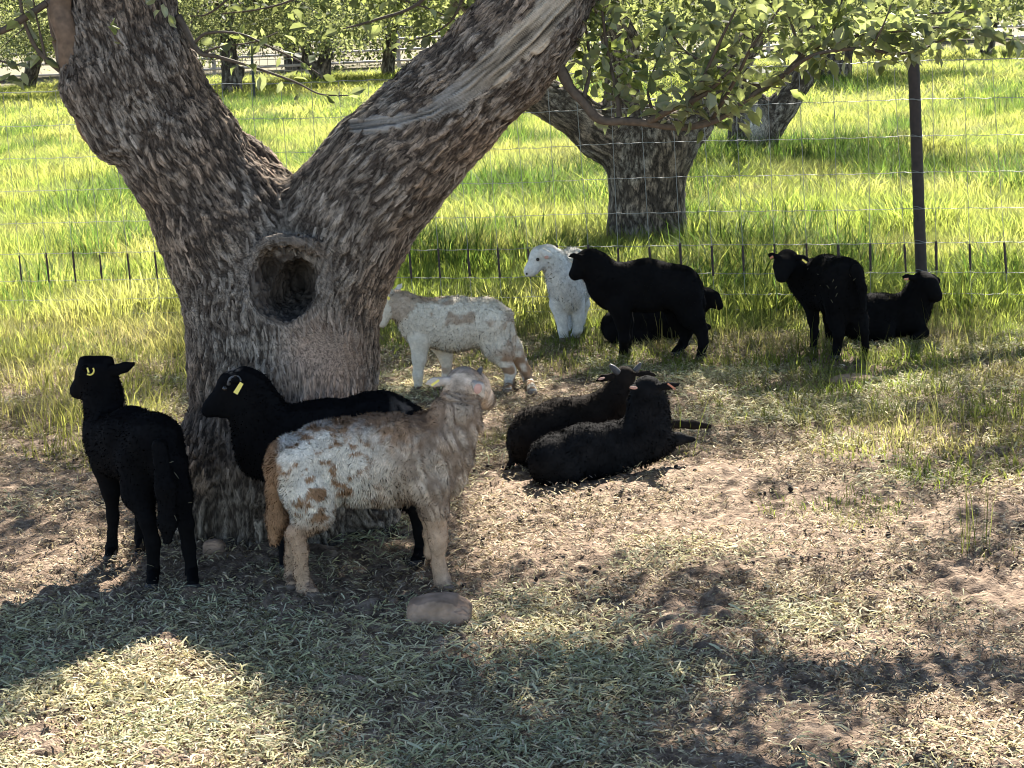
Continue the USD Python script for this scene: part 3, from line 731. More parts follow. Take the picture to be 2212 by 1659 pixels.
# last rows, close the view
rr = np.random.default_rng(77)
ROW = [(-19, 66), (-12.5, 69), (-6, 65), (0.5, 68), (7, 66), (13, 70), (19.5, 67), (26, 72)]
proto = None
for i, (x, y) in enumerate(ROW):
    lab = "bushy tree of the back row beyond the pipe rail fence"
    if proto is None:
        u, w, _ = project([x, y, 0]); s = FOC / y
        proto = orchard_tree(lab, y, [[(u, w + 2, 0, .3 * s), (u + 3, w - .6 * s, 0, .24 * s), (u + 5, w - 1.3 * s, 0, .22 * s)]], crown_r=4.2, zlow=.3, zhigh=6.0, nclump=1000, res=.05, amp=.02, fine=12, seed=40, scale=(1.5, 2.6), group="back row of trees", name="back_row_tree")
    else:
        t = thing("back_row_tree", lab, "tree", "back row of trees")
        t.AddTranslateOp().Set(Gf.Vec3d(x - ROW[0][0] * 1.0, y - ROW[0][1], 0))
        a = t.AddRotateZOp(); px_, py_ = ROW[0]
        ang = float(rr.uniform(0, 360)); a.Set(ang)
        ca, sa = math.cos(math.radians(ang)), math.sin(math.radians(ang))
        t.GetOrderedXformOps()[0].Set(Gf.Vec3d(x - (ca * px_ - sa * py_), y - (sa * px_ + ca * py_), 0))
        t.GetPrim().GetReferences().AddInternalReference(proto.GetPath()); t.GetPrim().SetInstanceable(True)
        tag(t.GetPrim(), lab, "tree", "back row of trees")

# --- overhead canopy of the old tree and its neighbour: clumps stand where their shade falls on the ground
def shade_wanted(u, v):
    """How much of the paddock floor is in shade, by place."""
    p = 0.93
    if v < 1010 and u > 820:
        p = 0.72
    if v < 760 and u > 1000:
        p = 0.62
    if u > 1900 and v > 650 and v < 1000:
        p = 0.45
    if u < 420 and v < 1000:
        p = 0.15 if v < 830 else 0.5
    if u < 250 and 1000 < v < 1330:
        p = 0.62
    if u > 1480 and v >= 1000:
        p = 0.38
    if 1000 < u < 1480 and 1180 < v < 1420:
        p = 0.5
    if ((u - 1270) / 250) ** 2 + ((v - 1095) / 110) ** 2 < 1:
        p = 0.04
    if u > 1480 and v > 1500:
        p = 0.28
    # the light between the two limbs
    if v > 1385:
        l = np.interp(v, [1385, 1470, 1600, 1660, 1760], [330, 210, 40, -20, -200]); r = np.interp(v, [1385, 1430, 1500, 1660, 1760], [340, 430, 460, 570, 660])
        if l < u < r:
            p = 0.0
    return p

rc = np.random.default_rng(55)
mainP, sideP = [], []
for y in np.arange(3.6, 10.4, 0.115):
    for x in np.arange(-2.6, 2.9, 0.115):
        gxp, gyp = x + rc.uniform(-.05, .05), y + rc.uniform(-.05, .05)
        u, v_, _ = project([gxp, gyp, 0])
        n = shade_wanted(float(u), float(v_))
        # clumpy, so that the shade comes in patches
        nz = meshkit.fbm(np.array([gxp * 3.6, gyp * 2.2, 3.0]), 2, 12)
        lim = n if n in (0.0, 0.04) or n > .9 else n + (nz - 0.5) * 2.6
        for _c in range(2 if n > .9 else 1):
            if rc.uniform() >= lim:
                continue
            for _t in range(12):
                z = rc.uniform(1.95, 3.7)
                P = np.array([gxp, gyp, 0]) + SUN * (z / SUN[2])
                if project(P)[1] < -190:
                    break
            else:
                continue
            (mainP if P[1] < 10.6 else sideP).append(P)
def lets_through(P):
    """Whether a clump at P keeps the sunny openings of the crown open."""
    g = P - SUN * (P[2] / SUN[2])
    for a in range(9):
        o = g + ([.11 * math.cos(a * .785), .11 * math.sin(a * .785), 0] if a < 8 else [0, 0, 0])
        u, v_, _ = project(o)
        if shade_wanted(float(u), float(v_)) < .05:
            return False
    for q in (at(575, 350, 6.8), at(500, 280, 6.85), at(610, 410, 6.75)):
        w = P - q
        if np.linalg.norm(w - SUN * (w @ SUN)) < .28:
            return False
    return True
mainP = [p for p in mainP if lets_through(p)]; sideP = [p for p in sideP if lets_through(p)]
mainP = np.array(mainP); sideP = np.array(sideP)
crown(main, mainP, True, rc, (.7, 1.1))
# boughs of the upper crown
for a, b, c, r0 in (((205, -160, .1), (-100, -900, .4), (-500, -1500, .9), 60), ((120, -380, .25), (500, -1100, .8), (700, -1800, 1.6), 55), ((1290, -260, 0), (1500, -900, .5), (1900, -1500, 1.0), 55),
                    ((1400, -460, .1), (1100, -1100, .9), (800, -1700, 1.8), 45), ((270, -80, .6), (200, -700, 1.2), (0, -1200, 2.2), 36), ((1290, -260, 0), (2000, -700, .4), (2500, -1000, .8), 40)):
    branch(main, [(*a, r0), (*b, r0 * .6), (*c, r0 * .25)], DT, "branch", M_smoothbark, 8, 14)
nb = thing("neighbour_tree", "apple tree crown overhanging the paddock from beyond the fence, seen by its shade", "tree")
put(nb, "trunk", tube(np.array([[4.6, 12.6, -.1], [4.5, 12.6, .8], [4.2, 12.5, 1.6], [3.2, 12.0, 2.4], [1.5, 11.6, 2.9]]), [.28, .22, .17, .1, .05], 14), M_smoothbark, smooth=True)
crown(nb, sideP if len(sideP) else np.array([[4, 12, 3.0]]), True, rc, (.7, 1.1))

# ------------------------------------------------------------------ grass, hay, dung
def tuft(r, n, h, rad, w, curl=.5):
    V, F, C, N, k = [], [], [], [], 0
    for _ in range(n):
        a, q = r.uniform(0, 2 * math.pi), rad * r.uniform() ** .6
        b = np.array([q * math.cos(a), q * math.sin(a), -0.01]); hh = h * r.uniform(.5, 1.15)
        ln = unit(np.array([math.cos(a), math.sin(a), 0]) + r.normal(0, .8, 3) * [1, 1, 0]) * curl * hh * r.uniform(.15, 1)
        s = unit(np.cross(ln + 1e-6, [0, 0, 1.0])) * w * r.uniform(.6, 1.2)
        m = b + ln * .3 + [0, 0, hh * .55]; t = b + ln + [0, 0, hh * r.uniform(.8, 1)]
        V += [b - s, b + s, m - s * .8, m + s * .8, t]; F += [[k, k + 1, k + 3], [k, k + 3, k + 2], [k + 2, k + 3, k + 4]]
        c = r.uniform(.4, 1.3); C += [[c * .8] * 3] * 2 + [[c] * 3] * 3; k += 5
        nn = unit(np.cross(s, t - b)); nn = nn * (1 if nn[2] >= 0 else -1); N += [unit(nn * .8 + [0, 0, .5] + .3 * r.normal(size=3))] * 5
    return np.array(V), np.array(F), np.array(C), np.array(N)

rg = np.random.default_rng(8)
TALL = [tuft(rg, 40, .16, .13, .0024, 1.25) for _ in range(7)]
FAR = [tuft(rg, 30, .19, .22, .005, 1.1) for _ in range(5)]
LOW = [tuft(rg, 24, .05, .09, .0018, 1.2) for _ in range(5)]
STEM = [tuft(rg, 5, .34, .05, .0018, .35) for _ in range(4)]

def scatter(y0, y1, dens, r, xm=1.18):
    n = int(dens * (y1 - y0) * (y0 + y1) * 0.2338 * xm)
    y = np.sqrt(r.uniform(y0 ** 2, y1 ** 2, n)); x = r.uniform(-1, 1, n) * (y * .2338 * xm + .25)
    return x, y

def plant(name, label, cat, protos, mat, x, y, scale, r, tilt=.12):
    z = flat_z(x, y)
    pi = instancer(numbered("/World", name), protos, mat, np.stack([x, y, z], 1), zquat(len(x), r, tilt), scale, r.integers(0, len(protos), len(x)))
    tag(pi.GetPrim(), label, cat, kind="stuff")
    return pi

x, y = scatter(9.0, 16, 95, rg); m = fence_side(x, y) > -0.12 + 0.1 * rg.normal(size=len(x)); x, y = x[m], y[m]
hgt = .15 + 1.75 * meshkit.fbm(np.stack([x, y, 0 * x], 1) * 1.5, 3, 4)
plant("meadow_grass", "tall sunlit green grass just beyond the wire fence", "grass", TALL, M_grass, x, y, (rg.uniform(.7, 1.1, len(x)) * hgt)[:, None], rg)
x, y = scatter(16, 30, 48, rg); hgt = .1 + 1.5 * meshkit.fbm(np.stack([x, y, 0 * x], 1) * 1.0, 3, 4)
plant("meadow_grass", "bright green meadow grass in the middle of the orchard", "grass", TALL, M_grass, x, y, (rg.uniform(.8, 1.25, len(x)) * hgt * [[1.35], [1.35], [1.0]]).T, rg)
x, y = scatter(30, 56, 17, rg); hgt = .7 + .6 * meshkit.fbm(np.stack([x, y, 0 * x], 1) * .4, 2, 4)
plant("meadow_grass", "yellow green grass at the far end of the orchard", "grass", FAR, M_grass, x, y, (rg.uniform(.8, 1.3, len(x)) * hgt * [[1.4], [1.4], [.8]]).T, rg)

x, y = scatter(10.2, 40, 26, rg); p_ = np.stack([x, y, 0 * x], 1)
m = (fence_side(x, y) > .05) & (meshkit.fbm(p_ * [.9, .45, 1], 3, 14) > .60 + .03 * rg.normal(size=len(x)))
plant("rank_grass", "darker rank grass clumps scattered through the meadow", "grass", TALL, M_rank, x[m], y[m], (rg.uniform(.9, 1.6, m.sum()) * [[1.0], [1.0], [1.25]]).T, rg)
# short grazed grass inside the paddock, in patches
x, y = scatter(4.6, 10.6, 210, rg); u, v_, _ = project(np.stack([x, y, 0 * x], 1))
nz = meshkit.fbm(np.stack([x, y, 0 * x], 1) * 2.1, 3, 6)
want = np.clip((980 - v_) / 260, 0, 1) * (u > 820) + np.clip((u - 1500) / 400, 0, 1) * np.clip((1120 - v_) / 150, 0, 1) + np.clip((900 - v_) / 120, 0, 1) * (u < 420) * 1.2 + .05 * (u > 1450) + .6 * np.exp(-((u - 2080) / 220) ** 2 - ((v_ - 930) / 110) ** 2)
want = np.clip(want, 0, 1.1)
m = (fence_side(x, y) < .1) & (nz + rg.normal(0, .06, len(x)) < .27 + .42 * want) & (want > .02)
x, y = x[m], y[m]
plant("paddock_grass", "short grazed grass in patches on the paddock earth", "grass", LOW, M_short, x, y, (rg.uniform(.55, 1.25, len(x)) * (.7 + .6 * want[m]))[:, None], rg)
x, y = scatter(8.6, 11.8, 60, rg); fs = fence_side(x, y); nz = meshkit.fbm(np.stack([x, y, 0 * x], 1) * 1.9, 2, 26)
m = (fs > -.8) & (fs < -.1) & (nz + .3 * fs < .52)
plant("fence_foot_grass", "rough green grass along the foot of the wire fence", "grass", TALL, M_grass, x[m], y[m], rg.uniform(.35, .75, m.sum())[:, None], rg)
x, y = scatter(7.0, 11.5, 190, rg); u, v_, _ = project(np.stack([x, y, 0 * x], 1))
m = (u < 460) & (v_ < 1040) & (fence_side(x, y) < -.05) & (meshkit.fbm(np.stack([x, y, 0 * x], 1) * 1.6, 2, 36) < .36 + .5 * np.clip((1010 - v_) / 220, 0, 1))
plant("dry_grass", "sunlit yellowing grass left of the big trunk", "grass", LOW + TALL[:1], M_dry, x[m], y[m], rg.uniform(.5, 1.1, m.sum())[:, None], rg)
# taller tufts: at the post, along the fence foot, a few stems in the open
su, sv = [], []
for (a, b, n, sp) in ((2010, 735, 26, 45), (1960, 725, 12, 30), (1700, 740, 8, 90), (1440, 985, 9, 45), (1500, 760, 6, 120), (2080, 830, 14, 90), (1850, 830, 8, 120), (1300, 700, 8, 60), (1250, 690, 6, 60), (2100, 960, 12, 110), (2120, 1190, 4, 40)):
    su += list(rg.normal(a, sp, n)); sv += list(rg.normal(b, sp * .18, n))
G = np.array([ground_at(a, b) for a, b in zip(su, sv)])
plant("tall_grass_stems", "thin seeding grass stems standing in the paddock near the post", "grass", STEM + LOW[:2], M_short, G[:, 0], G[:, 1], rg.uniform(.5, 1.0, len(G))[:, None], rg)

def straw_patch(r, n, rad, ln, w):
    V, F, C = [], [], []
    for k in range(n):
        a, q = r.uniform(0, 2 * math.pi), rad * r.uniform() ** .55
        b = np.array([q * math.cos(a), q * math.sin(a), r.uniform(0.003, .024)]); t = r.uniform(0, 2 * math.pi)
        d = np.array([math.cos(t), math.sin(t), r.normal(0, .34)]) * ln * r.uniform(.4, 1.2); s = unit(np.cross(d, unit([r.normal(0, .5), r.normal(0, .5), 1]))) * w * r.uniform(.6, 1.4)
        bend = unit(np.cross(d, [0, 0, 1.0])) * r.normal(0, .045) * ln + [0, 0, r.uniform(0, .003)]
        m = b + bend
        V += [b - d / 2 - s, b - d / 2 + s, m - s, m + s, b + d / 2 - s * .6, b + d / 2 + s * .6]
        F += [[6 * k, 6 * k + 1, 6 * k + 3], [6 * k, 6 * k + 3, 6 * k + 2], [6 * k + 2, 6 * k + 3, 6 * k + 5], [6 * k + 2, 6 * k + 5, 6 * k + 4]]
        c = r.uniform(.4, 1.2); C += [[c, c * r.uniform(.92, 1.02), c * r.uniform(.75, 1.05)]] * 6
    return np.array(V), np.array(F), np.array(C)
HAY = [straw_patch(rg, 130, .16, .032, .0018) for _ in range(6)]
BITS = [straw_patch(rg, 110, .17, .020, .0014) for _ in range(6)]
x, y = scatter(3.9, 9.6, 105, rg); u, v_, _ = project(np.stack([x, y, 0 * x], 1))
nz = meshkit.fbm(np.stack([x, y, 0 * x], 1) * 2.4, 3, 16)
cover = 0.14 + .92 * np.clip((v_ - 1290) / 90, 0, 1) * np.clip((1500 - u) / 200, 0, 1) + .15 * (v_ > 1500)
cover = np.where((v_ > 980) & (v_ < 1260) & (u > 1000) & (u < 1500), .10, cover)
cover = np.where(v_ < 900, .32, cover)
m = (nz + rg.normal(0, .07, len(x)) < .18 + .60 * cover) & (fence_side(x, y) < -.2)
plant("hay_litter", "scattered chopped hay trodden over the paddock floor", "hay", HAY, M_straw, x[m], y[m], rg.uniform(.75, 1.15, m.sum())[:, None], rg, .05)

x, y = scatter(3.9, 9.8, 115, rg); m = (fence_side(x, y) < -.25) & (meshkit.fbm(np.stack([x, y, 0 * x], 1) * 4.5, 2, 46) < .56 + .06 * rg.normal(size=len(x)))
plant("chaff", "fine dry chaff and broken stems over the bare earth", "chaff", BITS, M_chaff, x[m], y[m], rg.uniform(.8, 1.2, m.sum())[:, None], rg, .05)
# droppings and clods: dark pellets
ico = trimesh.creation.icosphere(1, 1.0); parts = []
cx = []
for _ in range(60):
    uu, vv = rg.uniform(0, 2212), rg.uniform(960, 1659) if rg.uniform() < .8 else rg.uniform(780, 960)
    c = ground_at(uu, vv)
    for _k in range(rg.integers(3, 14)):
        cx.append((c[0] + rg.normal(0, .07), c[1] + rg.normal(0, .07)))
cx = np.array(cx); cz = flat_z(cx[:, 0], cx[:, 1])
for (a, b), z in zip(cx, cz):
    s = rg.uniform(.003, .0065) if rg.uniform() < .93 else rg.uniform(.007, .010)
    parts.append((ico.vertices * s * rg.uniform(.75, 1.3, 3) + [a, b, z + .008], ico.faces))
dm = put("/World", "dung_pellets", merge(parts), M_dung, smooth=True)
tag(dm.GetPrim(), "small dark sheep droppings and clods strewn over the earth", "droppings", kind="stuff")

# ------------------------------------------------------------------ stones
def stone(label, u, v, ru, rv, seed, rd=None):
    c = ground_at(u, v + rv * .55); s = c[1] / FOC
    m = trimesh.creation.icosphere(5, 1.0); p = np.array(m.vertices)
    n = meshkit.fbm(p * 1.3 + seed, 3, seed)[:, None]
    p = p * (0.82 + .42 * n)
    p = np.sign(p) * np.abs(p) ** 0.93
    p = p + vnormals(p, m.faces) * (.05 * (meshkit.fbm(p * 7, 3, 3) - .5))[:, None]
    t = put("/World", "rock", (p * [ru * s, (rd or ru * .8) * s, rv * s] + [c[0], c[1] + ru * s * .3, c[2] + rv * s * .42], np.array(m.faces)), M_rock, smooth=True, col=np.ones((len(p), 3)))
    tag(t.GetPrim(), label, "rock")
stone("flat topped brown rock in front of the spotted lamb's forefoot", 950, 1326, 76, 50, 12)
stone("small round stone at the left foot of the big trunk", 463, 1186, 27, 24, 8)
stone("pale flat stone lying in the dry grass right of the resting pair", 1845, 822, 52, 14, 5)

# ------------------------------------------------------------------ fences
fence = thing("woven_wire_fence", "woven wire stock fence of square meshes across the picture", "fence")
FL = 1.0 / np.hypot(*(FB - FA)[:2]) * np.linalg.norm((FB - FA)[:2])
HW = [1.187, 1.01, .84, .672, .505, .345, .205, .105, .03]
s_l, s_r = -0.9, np.linalg.norm((FB - FA)[:2]) + 1.0
def on_fence(s, z):
    p = FA + FDIR * np.asarray(s)[..., None]
    p = np.array(p); p[..., 2] = flat_z(p[..., 0], p[..., 1]) * .7 + z
    wob = .012 * (meshkit.noise(np.stack([np.asarray(s) * 2.2, p[..., 2] * 2.5, 0 * p[..., 2]], -1), 4) - .5)
    p[..., 1] += wob * 1.2; p[..., 2] += .9 * wob
    return p
for z in HW:
    ss = np.arange(s_l, s_r, .0762)
    zz = np.full(len(ss), z) - .006 * np.abs(np.sin(ss / .1524 * math.pi))
    put(fence, "wire", tube(on_fence(ss, zz), .00165 if z != HW[0] else .0022, 5), M_wire, smooth=True)
rw = np.random.default_rng(4)
for s in np.arange(s_l, s_r, .1524):
    tilt = rw.normal(0, .006)
    zs = np.linspace(.0, HW[0], 14)
    st = put(fence, "stay", tube(on_fence(s + tilt * (zs - .5) * 2 - .035 * (zs - .4), zs), .0014, 5), M_wire, smooth=True)
    zs = np.linspace(.205 + rw.uniform(-.025, .01), .345 + rw.uniform(-.015, .008), 5)
    put(st, "rusty_wrap", tube(on_fence(s + tilt * (zs - .5) * 2 - .035 * (zs - .4), zs), .0043 * (1 + .6 * rw.uniform(size=5)), 6), M_rust, smooth=True)

pz = ground_at(1991, 690)
pb, pt = at(1992, 640, FB[1] + .06), at(1972, 96, FB[1] + .04)
pb = pb + (pb - pt) * .35
post = thing("fence_post", "dark rusty steel pipe post holding the wire fence at right", "post")
put(post, "pipe", tube(np.array([pb, pb * .5 + pt * .5, pt]), .0275, 20), M_post, smooth=40)
put(post, "cap_rim", tube(np.array([pt - (pt - pb) * .012, pt + (pt - pb) * .002]), .0292, 20), M_post, smooth=40)
for z in HW[:7]:
    q = pb + (pt - pb) * ((z - pb[2]) / (pt[2] - pb[2]))
    a = np.linspace(-2.7, .3, 9)
    put(post, "tie_wire", tube(np.stack([q[0] + .030 * np.cos(a), q[1] + .030 * np.sin(a) , q[2] + .006 * np.sin(a * 2)], 1), .0014, 5), M_wire, smooth=True)

tp = ground_at(551, 236)
tpost = thing("steel_post", "thin dark steel post standing alone in the left meadow", "post")
put(tpost, "stake", tube(np.array([tp - [0, 0, .2], tp + [0, 0, .96]]), .024, 4), M_tpost)
put(tpost, "fin", tube(np.array([tp + [.012, -.02, .05], tp + [.012, -.02, .92]]), .012, 4), M_tpost)

# pipe rail fence across the back
rf = thing("rail_fence", "grey pipe rail fence running along the back of the orchard", "fence")
yb = 57.5
xs = np.arange(-17, 18.1, 2.4)
for x in xs:
    put(rf, "rail_post", tube(np.array([[x, yb, -.2], [x, yb, 1.62]]), .055, 8), M_rail, smooth=40)
for z in (.28, .56, .84, 1.12, 1.4, 1.62):
    put(rf, "rail", tube(np.stack([np.linspace(-17.2, 18.2, 30), np.full(30, yb - .07), z + .02 * np.sin(np.linspace(0, 19, 30))], 1), .034, 8), M_rail, smooth=40)
wf = thing("white_mesh_fence", "pale wire mesh fence panel behind the broken trunk at left", "fence")
for z in np.linspace(.1, 1.1, 8):
    put(wf, "wire", tube(np.array([[-9.2, 53.6, z], [-4.6, 53.6, z]]), .008, 4), M_rail)
for x in np.arange(-9.2, -4.55, .2):
    put(wf, "stay", tube(np.array([[x, 53.62, 0], [x, 53.62, 1.1]]), .007, 4), M_rail)

# ------------------------------------------------------------------ lambs
DEPTH = np.array([0, 1.0, 0])
def lamb(label, view, d0, chains, colour, seed, res=.0085, fur=9000, furlen=.016, furw=.0016, extras=(), hooves=True, wrinkle=.004, folds=False, hoof=None, headfur=.24):
    """chains: (tag, blend, squash, [(x, y, depth or None, r) ...]) in the enlarged view's pixels; depth None = that foot stands on the ground."""
    s, ox, oy = view
    t = thing("lamb", label, "lamb", None)
    def P(x, y, dz, r):
        u, v, rr = x * s + ox, y * s + oy, r * s
        if dz is None:
            g = ground_at(u, v); return g + [0, 0, rr * g[1] / FOC * .85], rr * g[1] / FOC
        return at(u, v, d0 + dz), rr * (d0 + dz) / FOC
    bones, tags, feet = [], [], []
    for tg, k, sq, pts in chains:
        w = [P(*p) for p in pts]
        if pts[-1][2] is None:
            feet.append((w[-2], w[-1]))
        ax = unit(w[-1][0] - w[0][0])
        nn = DEPTH
        for (a, ra), (b, rb) in zip(w[:-1], w[1:]):
            sh = furlen * {'body': .55, 'neck': .55, 'thigh': .45, 'tail': .5}.get(tg, .12) + (.04 * ra if tg == 'leg' else 0)
            bones.append((a, b, max(ra - sh, .004), max(rb - sh, .004), k * (.6 if tg in ('leg', 'head') else .7), nn if sq != 1 else None, sq)); tags.append(tg)
    v, f = implicit(bones, res)
    if folds:
        v, f = split_tris(v, f)
    d = np.stack([bone_dist(v, b[0], b[1], b[2], b[3], b[5], b[6]) for b in bones], 1)
    tg = np.array(tags)[d.argmin(1)]
    n = vnormals(v, f)
    body = np.isin(tg, ("body", "neck"))
    v = v + n * (wrinkle * body * (meshkit.fbm(v * [34, 34, 13], 2, seed) - .5) * 2)[:, None]
    if folds:
        v = v + n * (body * -.0048 * crease(v) + 0)[:, None]
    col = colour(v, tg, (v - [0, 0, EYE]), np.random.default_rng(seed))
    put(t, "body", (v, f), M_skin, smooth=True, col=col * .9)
    # fleece: short strands over the whole skin, longest on the trunk of the body
    r = np.random.default_rng(seed + 1)
    tri = v[f]; area = np.linalg.norm(np.cross(tri[:, 1] - tri[:, 0], tri[:, 2] - tri[:, 0]), axis=1)
    pick = r.choice(len(f), fur, p=area / area.sum())
    b = r.dirichlet([1, 1, 1], fur)
    p = (tri[pick] * b[..., None]).sum(1); nn = unit((n[f[pick]] * b[..., None]).sum(1)); pt = tg[f[pick, 0]]
    fold = 1 - .75 * crease(p) if folds else 1.0
    ln = fold * furlen * np.select([pt == "body", pt == "neck", pt == "tail", pt == "thigh", pt == "ear"], [1, 1, .8, .8, .22], headfur) * r.uniform(.6, 1.25, fur)
    lock = np.stack([meshkit.noise(p * [38, 38, 20], q) for q in (3, 4, 5)], 1) - .5
    dr = unit(nn * .75 + lock * 1.5 + r.normal(0, .28, (fur, 3)) + [0, 0, -.55])
    dr = unit(dr + nn * np.maximum(0, .25 - (dr * nn).sum(1))[:, None])
    dr2 = unit(dr + [0, 0, -.5] + lock)
    sd = unit(np.cross(dr, nn + .5 * r.normal(size=(fur, 3)))) * (furw * r.uniform(.6, 1.3, fur))[:, None]
    m = p + dr * ln[:, None] * .5; e = m + dr2 * ln[:, None] * .5
    V = np.stack([p - sd, p + sd, m - sd * .8, m + sd * .8, e], 1).reshape(-1, 3)
    F = (np.array([[0, 1, 3], [0, 3, 2], [2, 3, 4]])[None] + (np.arange(fur) * 5)[:, None, None]).reshape(-1, 3)
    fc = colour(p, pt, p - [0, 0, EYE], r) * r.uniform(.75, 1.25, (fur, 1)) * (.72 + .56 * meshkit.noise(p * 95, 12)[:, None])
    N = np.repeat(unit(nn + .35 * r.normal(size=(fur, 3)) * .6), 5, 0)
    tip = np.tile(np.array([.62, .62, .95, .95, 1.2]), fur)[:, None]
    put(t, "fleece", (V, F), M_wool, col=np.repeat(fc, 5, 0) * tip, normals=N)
    if hooves:
        for (a, ra), (b2, rb) in feet:
            q = unit(b2 - a)
            g = float(flat_z(b2[0], b2[1]))
            hm = trimesh.creation.icosphere(2, 1.0)
            hv = np.array(hm.vertices); hv[:, 2] = np.maximum(hv[:, 2], -.8)
            put(t, "hoof", (hv * [rb * 1.04, rb * 1.1, rb * .7] + [b2[0], b2[1] - rb * .1, g + rb * .6], np.array(hm.faces)), hoof or M_hoof, smooth=True, col=np.ones((len(hv), 3)))
    for kind, *a in extras:
        if kind == "eye":
            x, y, dz, rad = a; c, rr = P(x, y, dz, rad)
            m = trimesh.creation.icosphere(2, rr); m.apply_translation(c); put(t, "eye", m, M_eye, smooth=True)
        elif kind in ("tag", "otag"):
            (x1, y1, z1), (x2, y2, z2), w = a
            A, _ = P(x1, y1, z1, 1); B, _ = P(x2, y2, z2, 1)
            ax = unit(B - A); sdv = unit(np.cross(ax, DEPTH)); hw = w * s * d0 / FOC
            q = np.array([A - sdv * hw * .8, A + sdv * hw * .8, B + sdv * hw, B - sdv * hw]); off = np.array([0, .0022, 0])
            vv = np.vstack([q, q + off]); ff = np.array([[0, 1, 2, 3], [7, 6, 5, 4], [0, 4, 5, 1], [1, 5, 6, 2], [2, 6, 7, 3], [3, 7, 4, 0]])
            put(t, "ear_tag", (vv, ff), M_tagy if kind == "tag" else M_tago)
        elif kind == "hoop":
            cx_, cy_, dz, rad, a0, a1, wd = a
            aa = np.linspace(math.radians(a0), math.radians(a1), 12)
            pts = np.array([P(cx_ + rad * math.cos(q), cy_ + rad * math.sin(q), dz, 1)[0] for q in aa])
            put(t, "ear_tag", tube(pts, wd * s * d0 / FOC, 6), M_tagy, smooth=True)
        elif kind == "flecks":
            (x0, x1, y0, y1), cnt = a
            u, w, _ = project(v); ok = np.nonzero((u > x0 * s + ox) & (u < x1 * s + ox) & (w > y0 * s + oy) & (w < y1 * s + oy) & (n[:, 1] < -.2))[0]
            rq = np.random.default_rng(seed + 9)
            for i in rq.choice(ok, cnt):
                d_ = unit(np.cross(n[i], rq.normal(size=3))); c_ = v[i] + n[i] * (furlen * .75 + .002); e_ = np.cross(n[i], d_) * .0009; L_ = rq.uniform(.004, .011)
                q4 = np.array([c_ - d_ * L_ - e_, c_ - d_ * L_ + e_, c_ + d_ * L_ + e_ * .6, c_ + d_ * L_ - e_ * .6])
                put(t, "hay_fleck", (q4, np.array([[0, 1, 2, 3]])), M_straw, col=np.full((4, 3), .4))
        elif kind == "horn":
            pts = np.array([P(*q)[0] for q in a[0]]); rad = np.array([P(*q)[1] for q in a[0]])
            put(t, "horn", tube(spline(pts, 8), np.interp(np.linspace(0, 1, 8), np.linspace(0, 1, len(rad)), rad), 9), M_horn, smooth=True)
        elif kind == "inner":
            (x, y, dz, rx), ry, rot = a; c, rr = P(x, y, dz, rx); ryy = ry * s * d0 / FOC
            m = trimesh.creation.icosphere(2, 1.0); q = np.array(m.vertices) * [rr, .003, ryy]
            ca, sa = math.cos(rot), math.sin(rot)
            q = np.stack([q[:, 0] * ca + q[:, 2] * sa, q[:, 1], -q[:, 0] * sa + q[:, 2] * ca], 1) + c
            put(t, "inner_ear", (q, np.array(m.faces)), M_pink, smooth=True, col=np.ones((len(q), 3)))
    return t

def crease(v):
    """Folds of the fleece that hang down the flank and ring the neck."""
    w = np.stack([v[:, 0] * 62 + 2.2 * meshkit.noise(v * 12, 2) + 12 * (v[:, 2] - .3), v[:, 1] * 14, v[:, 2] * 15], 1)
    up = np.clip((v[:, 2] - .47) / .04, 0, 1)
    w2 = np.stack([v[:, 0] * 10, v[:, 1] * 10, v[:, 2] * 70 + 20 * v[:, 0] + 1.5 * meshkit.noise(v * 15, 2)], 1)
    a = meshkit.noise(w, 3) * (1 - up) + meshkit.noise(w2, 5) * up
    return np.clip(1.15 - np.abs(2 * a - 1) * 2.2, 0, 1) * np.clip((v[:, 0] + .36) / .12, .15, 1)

def black(v, tg, q, r):
    n = meshkit.fbm(v * 12, 2, 3)[:, None]
    return np.array([.0048, .0045, .0048]) * (.6 + .8 * n)

def brownblack(v, tg, q, r):
    n = meshkit.fbm(v * 14, 3, 3)[:, None]
    return np.array([.016, .0125, .0105]) * (.3 + 1.4 * n)

def greyblack(v, tg, q, r):
    n = meshkit.fbm(v * 30, 2, 3)[:, None]
    return np.array([.012, .0115, .012]) * (.4 + 1.2 * n)

def rump_white(v, tg, q, r):
    c = black(v, tg, q, r)
    u, w, _ = project(v)
    m = np.clip((u - 835) / 60, 0, 1) * np.clip((910 - w) / 30, 0, 1) * np.clip((meshkit.noise(v * [70, 70, 40], 3) - .5) * 6, 0, 1) * .8
    h = np.clip(1 - np.hypot((u - 500) / 22, (w - 797) / 12), 0, 1) * (meshkit.noise(v * 90, 3) > .5)
    k = np.clip(m + 1.2 * h, 0, 1)[:, None]
    return c * (1 - k) + k * np.array([.26, .21, .165])

